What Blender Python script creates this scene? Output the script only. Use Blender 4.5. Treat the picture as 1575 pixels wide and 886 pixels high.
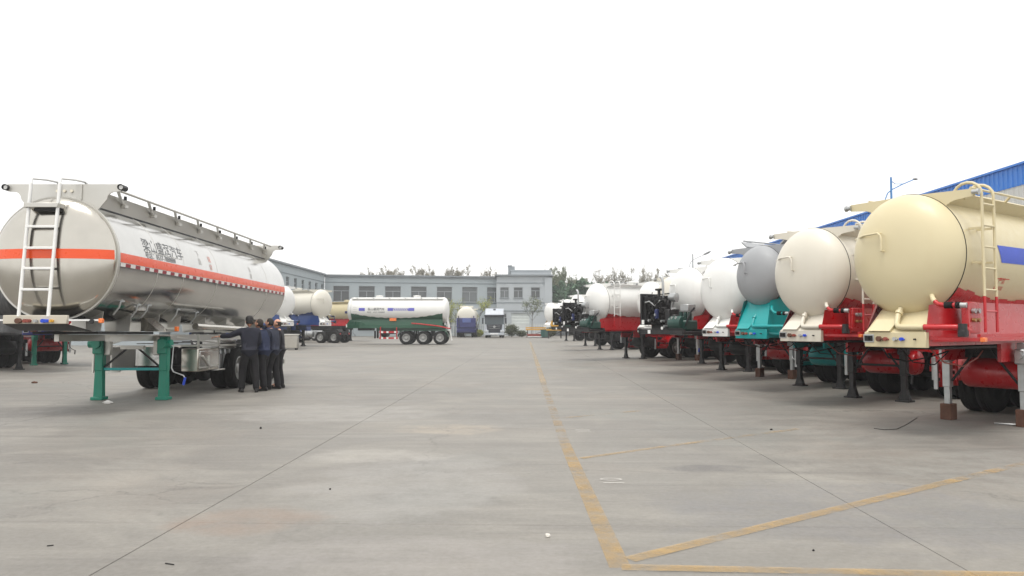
import bpy, bmesh, math, random
from mathutils import Vector, Matrix, Euler

# ------------------------------------------------------------------ clear
for o in list(bpy.data.objects):
    bpy.data.objects.remove(o, do_unlink=True)
scene = bpy.context.scene
COL = scene.collection
R = math.radians
random.seed(7)

# ------------------------------------------------------------------ camera
# photograph frame 1575 x 886, focal about 1170 px, horizon at y = 500, eye height 1.6 m
cam_d = bpy.data.cameras.new("camera")
cam_d.sensor_width = 36.0
cam_d.lens = 1170.0 / 1575.0 * 36.0
cam_d.clip_start = 0.1
cam_d.clip_end = 2000.0
cam = bpy.data.objects.new("camera", cam_d)
COL.objects.link(cam)
cam.location = (0, 0, 1.6)
cam.rotation_euler = (R(90) + math.atan((500 - 443) / 1170.0), 0, 0)
scene.camera = cam

# ------------------------------------------------------------------ sky, sun, exposure
SUN_EL, SUN_AZ = R(70), R(205)          # high, veiled, behind the camera to the left
world = bpy.data.worlds.new("World")
scene.world = world
world.use_nodes = True
wn = world.node_tree
wn.nodes.clear()
wout = wn.nodes.new("ShaderNodeOutputWorld")
wbg = wn.nodes.new("ShaderNodeBackground")
wsky = wn.nodes.new("ShaderNodeTexSky")
wsky.sky_type = 'NISHITA'
wsky.sun_disc = False
wsky.sun_elevation = SUN_EL
wsky.sun_rotation = SUN_AZ
wsky.dust_density = 4.0
wmix = wn.nodes.new("ShaderNodeMix")
wmix.data_type = 'RGBA'
wmix.inputs[0].default_value = 0.93      # closed cloud layer over the clear sky
wmix.inputs[7].default_value = (10.4, 10.34, 10.15, 1)
wn.links.new(wsky.outputs[0], wmix.inputs[6])
wn.links.new(wmix.outputs[2], wbg.inputs[0])
wbg.inputs[1].default_value = 0.1
wn.links.new(wbg.outputs[0], wout.inputs[0])

sun_d = bpy.data.lights.new("sun", 'SUN')
sun_d.energy = 1.5
sun_d.angle = R(25)
sun_d.color = (1.0, 0.965, 0.91)
sun = bpy.data.objects.new("sun", sun_d)
COL.objects.link(sun)
_d = Vector((math.sin(SUN_AZ) * math.cos(SUN_EL), math.cos(SUN_AZ) * math.cos(SUN_EL), math.sin(SUN_EL)))
sun.rotation_euler = _d.to_track_quat('Z', 'Y').to_euler()
sun.location = (0, 0, 60)

scene.view_settings.view_transform = 'Standard'
scene.view_settings.look = 'None'
scene.view_settings.exposure = 0.5
scene.view_settings.gamma = 1.0
scene.view_settings.use_curve_mapping = False
scene.render.engine = 'CYCLES'
scene.cycles.use_denoising = True
scene.cycles.max_bounces = 7
scene.cycles.diffuse_bounces = 3
scene.cycles.glossy_bounces = 4
scene.cycles.transparent_max_bounces = 8
scene.cycles.volume_bounces = 0
scene.cycles.caustics_reflective = False
scene.cycles.caustics_refractive = False


# ------------------------------------------------------------------ materials
def lin(c):
    return tuple((v / 255 / 12.92) if v / 255 <= 0.04045 else ((v / 255 + 0.055) / 1.055) ** 2.4 for v in c)


def new_mat(name):
    m = bpy.data.materials.new(name)
    m.use_nodes = True
    nt = m.node_tree
    return m, nt, nt.nodes["Principled BSDF"]


def node(nt, kind, **kw):
    n = nt.nodes.new(kind)
    for k, v in kw.items():
        setattr(n, k, v)
    return n


def ramp(nt, src, p0, p1, c0=(0, 0, 0, 1), c1=(1, 1, 1, 1)):
    n = nt.nodes.new("ShaderNodeValToRGB")
    n.color_ramp.elements[0].position = p0
    n.color_ramp.elements[1].position = p1
    n.color_ramp.elements[0].color = c0
    n.color_ramp.elements[1].color = c1
    nt.links.new(src, n.inputs[0])
    return n


def noise(nt, vec, scale, detail=4, rough=0.55):
    n = nt.nodes.new("ShaderNodeTexNoise")
    n.inputs["Scale"].default_value = scale
    n.inputs["Detail"].default_value = detail
    n.inputs["Roughness"].default_value = rough
    if vec is not None:
        nt.links.new(vec, n.inputs["Vector"])
    return n


def mixc(nt, fac, a, b, mode='MIX'):
    n = nt.nodes.new("ShaderNodeMix")
    n.data_type = 'RGBA'
    n.blend_type = mode
    for sock, v in ((n.inputs[0], fac), (n.inputs[6], a), (n.inputs[7], b)):
        if hasattr(v, "is_linked"):
            nt.links.new(v, sock)
        elif isinstance(v, (int, float)):
            sock.default_value = v
        else:
            sock.default_value = (*v[:3], 1)
    return n.outputs[2]


_M = {}


def paint(name, rgb, rough=0.35, coat=0.25, dirt=0.22, metal=0.0, dirt_rgb=(120, 108, 92), scale=1.6):
    """Sprayed or brushed paint: a thin uneven film of dust, slight orange peel."""
    if name in _M:
        return _M[name]
    m, nt, b = new_mat(name)
    tc = node(nt, "ShaderNodeTexCoord")
    n1 = noise(nt, tc.outputs["Object"], scale, 6, 0.65)
    f = ramp(nt, n1.outputs[0], 0.42, 0.78)
    mul = node(nt, "ShaderNodeMath", operation='MULTIPLY')
    nt.links.new(f.outputs[0], mul.inputs[0])
    mul.inputs[1].default_value = dirt
    col = mixc(nt, mul.outputs[0], lin(rgb), lin(dirt_rgb))
    mp = node(nt, "ShaderNodeMapping")
    mp.inputs["Scale"].default_value = (5, 5, 0.35)
    nt.links.new(tc.outputs["Object"], mp.inputs[0])
    ns = noise(nt, mp.outputs[0], 1.3, 6, 0.7)
    col = mixc(nt, ramp(nt, ns.outputs[0], 0.52, 0.78, (0, 0, 0, 1), (dirt * 1.3,) * 3 + (1,)).outputs[0], col, lin(dirt_rgb))
    nt.links.new(col, b.inputs["Base Color"])
    n2 = noise(nt, tc.outputs["Object"], scale * 5, 3)
    rr = ramp(nt, n2.outputs[0], 0.3, 0.8, (rough * 0.8,) * 3 + (1,), (min(1, rough * 1.45),) * 3 + (1,))
    nt.links.new(rr.outputs[0], b.inputs["Roughness"])
    b.inputs["Metallic"].default_value = metal
    b.inputs["Coat Weight"].default_value = coat
    b.inputs["Coat Roughness"].default_value = 0.18
    n3 = noise(nt, tc.outputs["Object"], 3.2, 2)
    bp = node(nt, "ShaderNodeBump")
    bp.inputs["Strength"].default_value = 0.05
    bp.inputs["Distance"].default_value = 0.05
    nt.links.new(n3.outputs[0], bp.inputs["Height"])
    nt.links.new(bp.outputs[0], b.inputs["Normal"])
    _M[name] = m
    return m


def plain(name, rgb, rough=0.6, metal=0.0, vary=0.25, scale=4.0, spec=0.5):
    if name in _M:
        return _M[name]
    m, nt, b = new_mat(name)
    tc = node(nt, "ShaderNodeTexCoord")
    n1 = noise(nt, tc.outputs["Object"], scale, 5, 0.6)
    c = lin(rgb)
    r = ramp(nt, n1.outputs[0], 0.25, 0.75, tuple(v * (1 - vary) for v in c) + (1,), tuple(min(1, v * (1 + vary)) for v in c) + (1,))
    nt.links.new(r.outputs[0], b.inputs["Base Color"])
    b.inputs["Roughness"].default_value = rough
    b.inputs["Metallic"].default_value = metal
    b.inputs["Specular IOR Level"].default_value = spec
    _M[name] = m
    return m


def brushed(name, rgb, rough=0.3, stretch=(1, 1, 1), bump=0.06):
    """Mill-finish aluminium: metallic, with rolling marks and faint hand smears."""
    if name in _M:
        return _M[name]
    m, nt, b = new_mat(name)
    tc = node(nt, "ShaderNodeTexCoord")
    mp = node(nt, "ShaderNodeMapping")
    mp.inputs["Scale"].default_value = stretch
    nt.links.new(tc.outputs["Object"], mp.inputs[0])
    n1 = noise(nt, mp.outputs[0], 2.2, 6, 0.6)
    n2 = noise(nt, tc.outputs["Object"], 1.1, 4, 0.6)
    c = lin(rgb)
    r = ramp(nt, n2.outputs[0], 0.3, 0.75, tuple(v * 0.86 for v in c) + (1,), c + (1,))
    nt.links.new(r.outputs[0], b.inputs["Base Color"])
    rr = ramp(nt, n1.outputs[0], 0.3, 0.75, (rough * 0.75,) * 3 + (1,), (rough * 1.4,) * 3 + (1,))
    nt.links.new(rr.outputs[0], b.inputs["Roughness"])
    b.inputs["Metallic"].default_value = 1.0
    bp = node(nt, "ShaderNodeBump")
    bp.inputs["Strength"].default_value = bump
    bp.inputs["Distance"].default_value = 0.06
    n3 = noise(nt, mp.outputs[0], 0.9, 2)
    nt.links.new(n3.outputs[0], bp.inputs["Height"])
    nt.links.new(bp.outputs[0], b.inputs["Normal"])
    _M[name] = m
    return m


def glass_dark(name, rgb=(52, 60, 66), rough=0.08):
    if name in _M:
        return _M[name]
    m, nt, b = new_mat(name)
    tc = node(nt, "ShaderNodeTexCoord")
    oi = node(nt, "ShaderNodeObjectInfo")
    c = lin(rgb)
    r = ramp(nt, oi.outputs["Random"], 0, 1, tuple(v * 0.6 for v in c) + (1,), tuple(v * 1.5 for v in c) + (1,))
    nt.links.new(r.outputs[0], b.inputs["Base Color"])
    b.inputs["Roughness"].default_value = rough
    n = noise(nt, tc.outputs["Object"], 0.7, 2)
    bp = node(nt, "ShaderNodeBump")
    bp.inputs["Strength"].default_value = 0.08
    nt.links.new(n.outputs[0], bp.inputs["Height"])
    nt.links.new(bp.outputs[0], b.inputs["Normal"])
    _M[name] = m
    return m


def concrete(name="yard_concrete"):
    m, nt, b = new_mat(name)
    g = node(nt, "ShaderNodeNewGeometry")

    def lc(c):
        return tuple(v * 0.70 for v in lin(c))
    pos = g.outputs["Position"]
    base = lc((150, 145, 136))
    dark = lc((135, 130, 122))
    light = lc((170, 165, 155))

    def gate(src, p0, p1, amt):
        return ramp(nt, src, p0, p1, (0, 0, 0, 1), (amt,) * 3 + (1,)).outputs[0]
    n1 = noise(nt, pos, 0.16, 6, 0.62)
    col = mixc(nt, ramp(nt, n1.outputs[0], 0.38, 0.62).outputs[0], dark, base)
    n2 = noise(nt, pos, 0.42, 9, 0.72)
    n2.inputs["Distortion"].default_value = 0.6
    col = mixc(nt, gate(n2.outputs[0], 0.48, 0.66, 0.9), col, light)
    # drag marks and tyre sweeps in two directions
    for k, (rot, sc, c, amt) in enumerate(((0.12, (0.35, 2.8, 1), (108, 103, 97), 0.45), (-0.9, (0.25, 3.4, 1), (112, 107, 101), 0.4), (0.2, (0.3, 2.2, 1), (186, 180, 169), 0.45))):
        mp = node(nt, "ShaderNodeMapping")
        mp.inputs["Scale"].default_value = sc
        mp.inputs["Rotation"].default_value = (0, 0, rot)
        mp.inputs["Location"].default_value = (3.1 * k, 1.7 * k, 0)
        nt.links.new(pos, mp.inputs[0])
        n3 = noise(nt, mp.outputs[0], 0.8, 8, 0.7)
        n3.inputs["Distortion"].default_value = 0.4
        col = mixc(nt, gate(n3.outputs[0], 0.52, 0.72, amt), col, lc(c))
    # rusty and greenish tints
    n4 = noise(nt, pos, 0.33, 5, 0.6)
    col = mixc(nt, gate(n4.outputs[0], 0.54, 0.72, 0.3), col, lc((158, 142, 126)))
    mp2 = node(nt, "ShaderNodeMapping")
    mp2.inputs["Location"].default_value = (11, 5, 2)
    nt.links.new(pos, mp2.inputs[0])
    n4b = noise(nt, mp2.outputs[0], 0.4, 5, 0.6)
    col = mixc(nt, gate(n4b.outputs[0], 0.54, 0.72, 0.35), col, lc((136, 140, 134)))
    # oil and tyre spots
    n5 = noise(nt, pos, 2.2, 5, 0.6)
    col = mixc(nt, gate(n5.outputs[0], 0.66, 0.76, 0.55), col, lc((96, 91, 85)))

    def patch(cx, cy, rx, ry, rgb, amt, square=False):
        nonlocal col
        wob = noise(nt, pos, 1.1, 6, 0.65)
        sub = node(nt, "ShaderNodeVectorMath", operation='SUBTRACT')
        nt.links.new(pos, sub.inputs[0])
        sub.inputs[1].default_value = (cx, cy, 0)
        dv = node(nt, "ShaderNodeVectorMath", operation='DIVIDE')
        nt.links.new(sub.outputs[0], dv.inputs[0])
        dv.inputs[1].default_value = (rx, ry, 1)
        ln = node(nt, "ShaderNodeVectorMath", operation='LENGTH')
        nt.links.new(dv.outputs[0], ln.inputs[0])
        ad = node(nt, "ShaderNodeMath", operation='MULTIPLY_ADD')
        nt.links.new(wob.outputs[0], ad.inputs[0])
        ad.inputs[1].default_value = 1.6
        nt.links.new(ln.outputs["Value"], ad.inputs[2])
        hf = node(nt, "ShaderNodeMath", operation='MULTIPLY')
        nt.links.new(ad.outputs[0], hf.inputs[0])
        hf.inputs[1].default_value = 0.5
        rp = ramp(nt, hf.outputs[0], 0.78, 0.95, (amt,) * 3 + (1,), (0, 0, 0, 1))
        ed = noise(nt, pos, 3.0, 5, 0.7)
        mm = node(nt, "ShaderNodeMath", operation='MULTIPLY')
        nt.links.new(rp.outputs[0], mm.inputs[0])
        nt.links.new(ramp(nt, ed.outputs[0], 0.35, 0.6, (0.3,) * 3 + (1,)).outputs[0], mm.inputs[1])
        col = mixc(nt, mm.outputs[0], col, lc(rgb))
    # dried wash-water and spill patches where the photograph shows them
    patch(-1.0, 7.9, 1.1, 1.6, (172, 168, 162), 0.6)
    patch(-0.95, 11.8, 0.8, 0.7, (190, 176, 156), 0.6)
    patch(-1.7, 9.4, 0.9, 0.5, (188, 183, 174), 0.6)
    patch(-3.3, 14.0, 2.0, 1.4, (178, 174, 167), 0.6)
    patch(-0.6, 5.35, 1.4, 0.5, (168, 162, 156), 0.6)
    patch(-2.2, 6.3, 0.6, 0.5, (160, 138, 120), 0.6)
    patch(-8.8, 14.0, 1.8, 1.0, (108, 101, 93), 0.7)
    patch(3.0, 6.6, 1.6, 1.2, (136, 134, 134), 0.6)
    patch(2.2, 8.6, 0.5, 0.22, (104, 100, 98), 0.7)
    patch(6.0, 8.6, 2.0, 1.2, (172, 170, 162), 0.6)
    # wandering hairline cracks, only here and there
    vw = node(nt, "ShaderNodeVectorMath", operation='MULTIPLY_ADD')
    nw = noise(nt, pos, 0.9, 5, 0.6)
    nt.links.new(nw.outputs["Color"], vw.inputs[0])
    vw.inputs[1].default_value = (1.4, 1.4, 0)
    nt.links.new(pos, vw.inputs[2])
    vo = node(nt, "ShaderNodeTexVoronoi", feature='DISTANCE_TO_EDGE')
    vo.inputs["Scale"].default_value = 0.19
    nt.links.new(vw.outputs[0], vo.inputs["Vector"])
    ck = ramp(nt, vo.outputs["Distance"], 0.0012, 0.003, (1, 1, 1, 1), (0, 0, 0, 1))
    cm = node(nt, "ShaderNodeMath", operation='MULTIPLY')
    nt.links.new(ck.outputs[0], cm.inputs[0])
    nt.links.new(gate(n1.outputs[0], 0.46, 0.56, 0.55), cm.inputs[1])
    col = mixc(nt, cm.outputs[0], col, lc((84, 79, 73)))
    # fine sand grain
    n6 = noise(nt, pos, 20, 6, 0.8)
    col = mixc(nt, 0.2, col, ramp(nt, n6.outputs[0], 0.3, 0.7, (0.04,) * 3 + (1,), (0.3,) * 3 + (1,)).outputs[0])
    nt.links.new(col, b.inputs["Base Color"])
    rr = ramp(nt, n2.outputs[0], 0.3, 0.7, (0.5,) * 3 + (1,), (0.72,) * 3 + (1,))
    nt.links.new(rr.outputs[0], b.inputs["Roughness"])
    b.inputs["Specular IOR Level"].default_value = 0.42
    bp = node(nt, "ShaderNodeBump")
    bp.inputs["Strength"].default_value = 0.2
    bp.inputs["Distance"].default_value = 0.008
    n7 = noise(nt, pos, 14, 6, 0.7)
    nt.links.new(n7.outputs[0], bp.inputs["Height"])
    nt.links.new(bp.outputs[0], b.inputs["Normal"])
    return m


def worn_paint(name, rgb, keep0, keep1):
    """Road paint worn through to the concrete."""
    m, nt, b = new_mat(name)
    g = node(nt, "ShaderNodeNewGeometry")
    pos = g.outputs["Position"]
    n1 = noise(nt, pos, 1.4, 8, 0.75)
    n2 = noise(nt, pos, 9.0, 5, 0.7)
    ad = node(nt, "ShaderNodeMath", operation='MULTIPLY_ADD')
    nt.links.new(n2.outputs[0], ad.inputs[0])
    ad.inputs[1].default_value = 0.4
    nt.links.new(n1.outputs[0], ad.inputs[2])
    mask = ramp(nt, ad.outputs[0], keep0, keep1, (0.34, 0.34, 0.34, 1))
    tr = node(nt, "ShaderNodeBsdfTransparent")
    mx = node(nt, "ShaderNodeMixShader")
    out = nt.nodes["Material Output"]
    nt.links.new(mask.outputs[0], mx.inputs[0])
    nt.links.new(b.outputs[0], mx.inputs[1])
    nt.links.new(tr.outputs[0], mx.inputs[2])
    nt.links.new(mx.outputs[0], out.inputs[0])
    c = lin(rgb)
    tone = ramp(nt, noise(nt, pos, 3.0, 5).outputs[0], 0.3, 0.7, tuple(v * 0.82 for v in c) + (1,), c + (1,))
    nt.links.new(tone.outputs[0], b.inputs["Base Color"])
    b.inputs["Roughness"].default_value = 0.75
    return m


def leaf_mat(name, rgb, rgb2):
    if name in _M:
        return _M[name]
    m, nt, b = new_mat(name)
    g = node(nt, "ShaderNodeNewGeometry")
    r = ramp(nt, g.outputs["Random Per Island"], 0, 1, lin(rgb) + (1,), lin(rgb2) + (1,))
    nt.links.new(r.outputs[0], b.inputs["Base Color"])
    b.inputs["Roughness"].default_value = 0.7
    b.inputs["Specular IOR Level"].default_value = 0.2
    _M[name] = m
    return m


def emit(name, rgb, s=1.0):
    m, nt, b = new_mat(name)
    b.inputs["Base Color"].default_value = (*lin(rgb), 1)
    b.inputs["Emission Color"].default_value = (*lin(rgb), 1)
    b.inputs["Emission Strength"].default_value = s
    return m


RED, CREAM, BEIGE = (196, 16, 30), (237, 224, 180), (233, 224, 204)
P = dict(
    red=lambda: paint("red_paint", (182, 6, 20), 0.3, 0.35, 0.12, dirt_rgb=(110, 30, 30)),
    cream=lambda: paint("cream_paint", (208, 196, 160), 0.42, 0.15, 0.10, dirt_rgb=(196, 178, 140)),
    beige=lambda: paint("beige_paint", (211, 206, 193), 0.42, 0.15, 0.10, dirt_rgb=(190, 176, 156)),
    white=lambda: paint("white_paint", (228, 228, 225), 0.4, 0.15, 0.10, dirt_rgb=(196, 192, 184)),
    offwhite=lambda: paint("off_white_paint", (216, 212, 200), 0.4, 0.15, 0.10, dirt_rgb=(196, 190, 176)),
    grey=lambda: paint("grey_primer", (152, 154, 157), 0.5, 0.05, 0.10, dirt_rgb=(130, 130, 130)),
    teal=lambda: paint("teal_paint", (0, 150, 151), 0.4, 0.15, 0.08, dirt_rgb=(40, 140, 140)),
    green=lambda: paint("dark_green_paint", (4, 76, 50), 0.35, 0.2, 0.15, dirt_rgb=(50, 80, 64)),
    leggreen=lambda: paint("green_jack_paint", (5, 126, 103), 0.4, 0.15, 0.2, dirt_rgb=(60, 100, 88)),
    blue=lambda: paint("blue_paint", (12, 54, 120), 0.38, 0.2, 0.15, dirt_rgb=(60, 80, 110)),
    navy=lambda: paint("navy_paint", (36, 42, 104), 0.45, 0.15, 0.15, dirt_rgb=(80, 84, 120)),
    black=lambda: paint("black_paint", (18, 19, 23), 0.5, 0.05, 0.35, dirt_rgb=(70, 66, 62)),
    rubber=lambda: plain("tyre_rubber", (21, 20, 20), 0.85, 0, 0.3, 6, 0.3),
    steel=lambda: plain("galvanised_steel", (176, 178, 178), 0.42, 0.7, 0.18, 6),
    rim=lambda: plain("rim_steel", (168, 168, 166), 0.45, 0.4, 0.25, 9),
    dark=lambda: plain("greasy_shaded_steel", (31, 30, 30), 0.6, 0.4, 0.4, 5),  # bare greasy steel; also painted shade on farther trailers' hoppers and air tanks
    alu=lambda: brushed("mill_aluminium", (204, 203, 200), 0.15, (1, 0.6, 1), 0.012),
    alup=lambda: brushed("aluminium_plate", (196, 192, 183), 0.2, (2, 2, 0.3), 0.008),
    alud=lambda: brushed("aluminium_extrusion", (210, 208, 202), 0.5, (1, 1, 1), 0.04),
    brown=lambda: plain("wood_block", (92, 62, 48), 0.85, 0, 0.35, 8),
    orange=lambda: paint("amber_lens", (238, 122, 50), 0.25, 0.4, 0.05),
    stripe=lambda: paint("orange_film", (234, 80, 22), 0.3, 0.2, 0.05, dirt_rgb=(220, 110, 70)),
    tapew=lambda: plain("tape_white", (226, 222, 218), 0.4, 0, 0.1),
    taper=lambda: plain("tape_red", (140, 22, 40), 0.4, 0, 0.15),
    ink=lambda: plain("vinyl_lettering_grey", (104, 106, 108), 0.5, 0, 0.1),
    inkred=lambda: plain("vinyl_lettering_red", (196, 60, 44), 0.5, 0, 0.1),
    inkpale=lambda: plain("vinyl_lettering_pale", (188, 186, 180), 0.5, 0, 0.1),
    decal=lambda: plain("blue_vinyl", (40, 74, 190), 0.4, 0, 0.1),
    bluevinyl=lambda: plain("violet_blue_vinyl", (98, 98, 190), 0.4, 0, 0.1),
    white_plain=lambda: plain("white_enamel", (232, 232, 230), 0.4, 0, 0.06),
    yellow=lambda: paint("machine_yellow", (214, 160, 44), 0.5, 0.1, 0.3),
    brass=lambda: plain("brass", (170, 140, 92), 0.4, 0.8, 0.2),
    bluegrip=lambda: plain("blue_grip", (32, 70, 190), 0.5),
    rust=lambda: plain("rusty_red_steel", (130, 66, 56), 0.8, 0, 0.4, 6),
    compressor=lambda: paint("compressor_green", (24, 66, 58), 0.45, 0.1, 0.3, dirt_rgb=(60, 70, 66)),
    grille=lambda: plain("radiator_black", (22, 22, 24), 0.7, 0.2, 0.3, 20),
)


def M(k):
    return P[k]()


# ------------------------------------------------------------------ mesh builder
class MB:
    def __init__(self):
        self.v, self.f = [], []

    def add(self, vs, fs):
        k = len(self.v)
        self.v += [tuple(p) for p in vs]
        self.f += [tuple(i + k for i in f) for f in fs]
        return self

    def box(self, x0, x1, y0, y1, z0, z1, c=0.0, mtx=None):
        if c <= 0:
            vs = [(x, y, z) for x in (x0, x1) for y in (y0, y1) for z in (z0, z1)]
            fs = [(0, 1, 3, 2), (4, 6, 7, 5), (0, 4, 5, 1), (2, 3, 7, 6), (0, 2, 6, 4), (1, 5, 7, 3)]
        else:
            bm = bmesh.new()
            bmesh.ops.create_cube(bm, size=1)
            for v in bm.verts:
                v.co = Vector(((x0 + x1) / 2 + v.co.x * (x1 - x0), (y0 + y1) / 2 + v.co.y * (y1 - y0), (z0 + z1) / 2 + v.co.z * (z1 - z0)))
            bmesh.ops.bevel(bm, geom=list(bm.edges), offset=c, segments=1, affect='EDGES', profile=0.5)
            bm.verts.index_update()
            vs = [v.co.copy() for v in bm.verts]
            fs = [[v.index for v in f.verts] for f in bm.faces]
            bm.free()
        if mtx is not None:
            vs = [mtx @ Vector(p) for p in vs]
        return self.add(vs, fs)

    def prism(self, poly, axis, a0, a1, off=(0, 0, 0)):
        """poly of 2-D points swept along an axis ('x': (y,z), 'y': (x,z), 'z': (x,y))."""
        def p3(p, a):
            if axis == 'x':
                q = (a, p[0], p[1])
            elif axis == 'y':
                q = (p[0], a, p[1])
            else:
                q = (p[0], p[1], a)
            return (q[0] + off[0], q[1] + off[1], q[2] + off[2])
        n = len(poly)
        vs = [p3(p, a0) for p in poly] + [p3(p, a1) for p in poly]
        fs = [tuple(range(n))[::-1], tuple(range(n, 2 * n))] + [(i, (i + 1) % n, n + (i + 1) % n, n + i) for i in range(n)]
        return self.add(vs, fs)

    def tube(self, path, r, n=8, cap=True, r_end=None):
        path = [Vector(p) for p in path]
        if len(path) < 2:
            return self
        t0 = (path[1] - path[0]).normalized()
        up = Vector((0, 0, 1)) if abs(t0.z) < 0.9 else Vector((1, 0, 0))
        u = t0.cross(up).normalized()
        vs, fs = [], []
        m = len(path)
        for i, p in enumerate(path):
            if i == 0:
                t = t0
            elif i == m - 1:
                t = (path[i] - path[i - 1]).normalized()
            else:
                t = ((path[i] - path[i - 1]).normalized() + (path[i + 1] - path[i]).normalized()).normalized()
            u = (u - t * u.dot(t)).normalized()
            w = t.cross(u)
            rr = r if r_end is None else r + (r_end - r) * i / (m - 1)
            for k in range(n):
                a = 2 * math.pi * k / n
                vs.append(p + (u * math.cos(a) + w * math.sin(a)) * rr)
        for i in range(m - 1):
            for k in range(n):
                a, b = i * n + k, i * n + (k + 1) % n
                fs.append((a, b, b + n, a + n))
        if cap:
            fs.append(tuple(range(n))[::-1])
            fs.append(tuple(range((m - 1) * n, m * n)))
        return self.add(vs, fs)

    def bar(self, p0, p1, w, h=None, up=(0, 0, 1)):
        """square bar between two points"""
        h = w if h is None else h
        p0, p1 = Vector(p0), Vector(p1)
        t = (p1 - p0).normalized()
        up = Vector(up)
        if abs(t.dot(up)) > 0.97:
            up = Vector((0, 1, 0)) if abs(t.y) < 0.9 else Vector((1, 0, 0))
        s = t.cross(up).normalized() * (w / 2)
        q = s.cross(t).normalized() * (h / 2)
        vs = [p0 - s - q, p0 + s - q, p0 + s + q, p0 - s + q, p1 - s - q, p1 + s - q, p1 + s + q, p1 - s + q]
        fs = [(3, 2, 1, 0), (4, 5, 6, 7), (0, 1, 5, 4), (1, 2, 6, 5), (2, 3, 7, 6), (3, 0, 4, 7)]
        return self.add(vs, fs)

    def lathe(self, prof, axis='y', c=(0, 0, 0), n=48, a0=0.0, a1=2 * math.pi):
        """prof: (radius, along). Full or partial turn."""
        full = abs(a1 - a0 - 2 * math.pi) < 1e-6
        cols = n if full else n + 1
        vs, fs = [], []
        for r_, h in prof:
            for k in range(cols):
                a = a0 + (a1 - a0) * k / n
                ca, sa = math.cos(a) * r_, math.sin(a) * r_
                if axis == 'y':
                    q = (c[0] + ca, c[1] + h, c[2] + sa)
                elif axis == 'x':
                    q = (c[0] + h, c[1] + ca, c[2] + sa)
                else:
                    q = (c[0] + ca, c[1] + sa, c[2] + h)
                vs.append(q)
        for i in range(len(prof) - 1):
            for k in range(n):
                a, b = i * cols + k, i * cols + (k + 1) % cols
                fs.append((a, b, b + cols, a + cols))
        return self.add(vs, fs)

    def grid(self, fn, nu, nv):
        vs = [fn(i / nu, j / nv) for i in range(nu + 1) for j in range(nv + 1)]
        fs = []
        for i in range(nu):
            for j in range(nv):
                a = i * (nv + 1) + j
                fs.append((a, a + 1, a + nv + 2, a + nv + 1))
        return self.add(vs, fs)

    def ellipsoid(self, c, s, nu=16, nv=10, mtx=None):
        vs, fs = [], []
        for j in range(nv + 1):
            t = math.pi * j / nv
            for i in range(nu):
                a = 2 * math.pi * i / nu
                p = Vector((math.sin(t) * math.cos(a) * s[0], math.sin(t) * math.sin(a) * s[1], math.cos(t) * s[2]))
                if mtx is not None:
                    p = mtx @ p
                vs.append(p + Vector(c))
        for j in range(nv):
            for i in range(nu):
                a, b = j * nu + i, j * nu + (i + 1) % nu
                fs.append((a, a + nu, b + nu, b))
        return self.add(vs, fs)

    def mesh(self, name, angle=38):
        me = bpy.data.meshes.new(name)
        me.from_pydata([tuple(v) for v in self.v], [], self.f)
        bm = bmesh.new()
        bm.from_mesh(me)
        bmesh.ops.remove_doubles(bm, verts=bm.verts, dist=1e-5)
        bmesh.ops.recalc_face_normals(bm, faces=bm.faces)
        bm.to_mesh(me)
        bm.free()
        me.polygons.foreach_set("use_smooth", [True] * len(me.polygons))
        me.set_sharp_from_angle(angle=R(angle))
        me.update()
        return me

    def build(self, name, mat, parent=None, loc=None, rot=None, angle=38):
        return place(name, self.mesh(name, angle), mat, parent, loc, rot)


def place(name, me, mat, parent=None, loc=None, rot=None):
    """one object; its material sits on the object so that mesh data can be shared"""
    if len(me.materials) == 0:
        me.materials.append(None)
    o = bpy.data.objects.new(name, me)
    COL.objects.link(o)
    if mat is not None:
        o.material_slots[0].link = 'OBJECT'
        o.material_slots[0].material = mat
    if parent is not None:
        o.parent = parent
    if loc is not None:
        o.location = loc
    if rot is not None:
        o.rotation_euler = rot
    return o


_CACHE = {}
TR, TZ = 0.90, 2.63           # tank radius and axis height of the trailer being built


def cached(key, fn, name, mat, parent=None, loc=None, rot=None, angle=38):
    key = (key, TR, TZ)
    if key not in _CACHE:
        _CACHE[key] = fn().mesh(name, angle)
    return place(name, _CACHE[key], mat, parent, loc, rot)


def empty(name, label, cat, loc=(0, 0, 0), rz=0.0, group=None, scale=1.0):
    o = bpy.data.objects.new(name, None)
    o.empty_display_size = 0.3
    COL.objects.link(o)
    o.location = loc
    o.rotation_euler = (0, 0, rz)
    o.scale = (scale,) * 3
    o["label"] = label
    o["category"] = cat
    if group:
        o["group"] = group
    return o


def tag(o, label=None, cat=None, group=None, kind=None):
    if label:
        o["label"] = label
    if cat:
        o["category"] = cat
    if group:
        o["group"] = group
    if kind:
        o["kind"] = kind
    return o


def text_mesh(body, size, bold=0.0):
    c = bpy.data.curves.new("lettering", 'FONT')
    c.body = body
    c.size = size
    c.resolution_u = 2
    c.offset = bold
    o = bpy.data.objects.new("lettering", c)
    COL.objects.link(o)
    bpy.context.view_layer.update()
    me = bpy.data.meshes.new_from_object(o.evaluated_get(bpy.context.evaluated_depsgraph_get()))
    vs = [v.co.copy() for v in me.vertices]
    fs = [tuple(p.vertices) for p in me.polygons]
    bpy.data.objects.remove(o)
    bpy.data.meshes.remove(me)
    return vs, fs


def wrap_text(body, size, y0, ang0, r, zc, mat, parent, name="lettering", bold=0.0, squeeze=1.0):
    """lettering bent round the +x side of a tank whose axis runs along y"""
    vs, fs = text_mesh(body, size, bold)
    mb = MB()
    out = []
    for v in vs:
        a = ang0 + v.y / r
        out.append((math.cos(a) * (r + 0.004), y0 + v.x * squeeze, zc + math.sin(a) * (r + 0.004)))
    mb.add(out, fs)
    return mb.build(name, mat, parent, angle=60)


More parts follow.
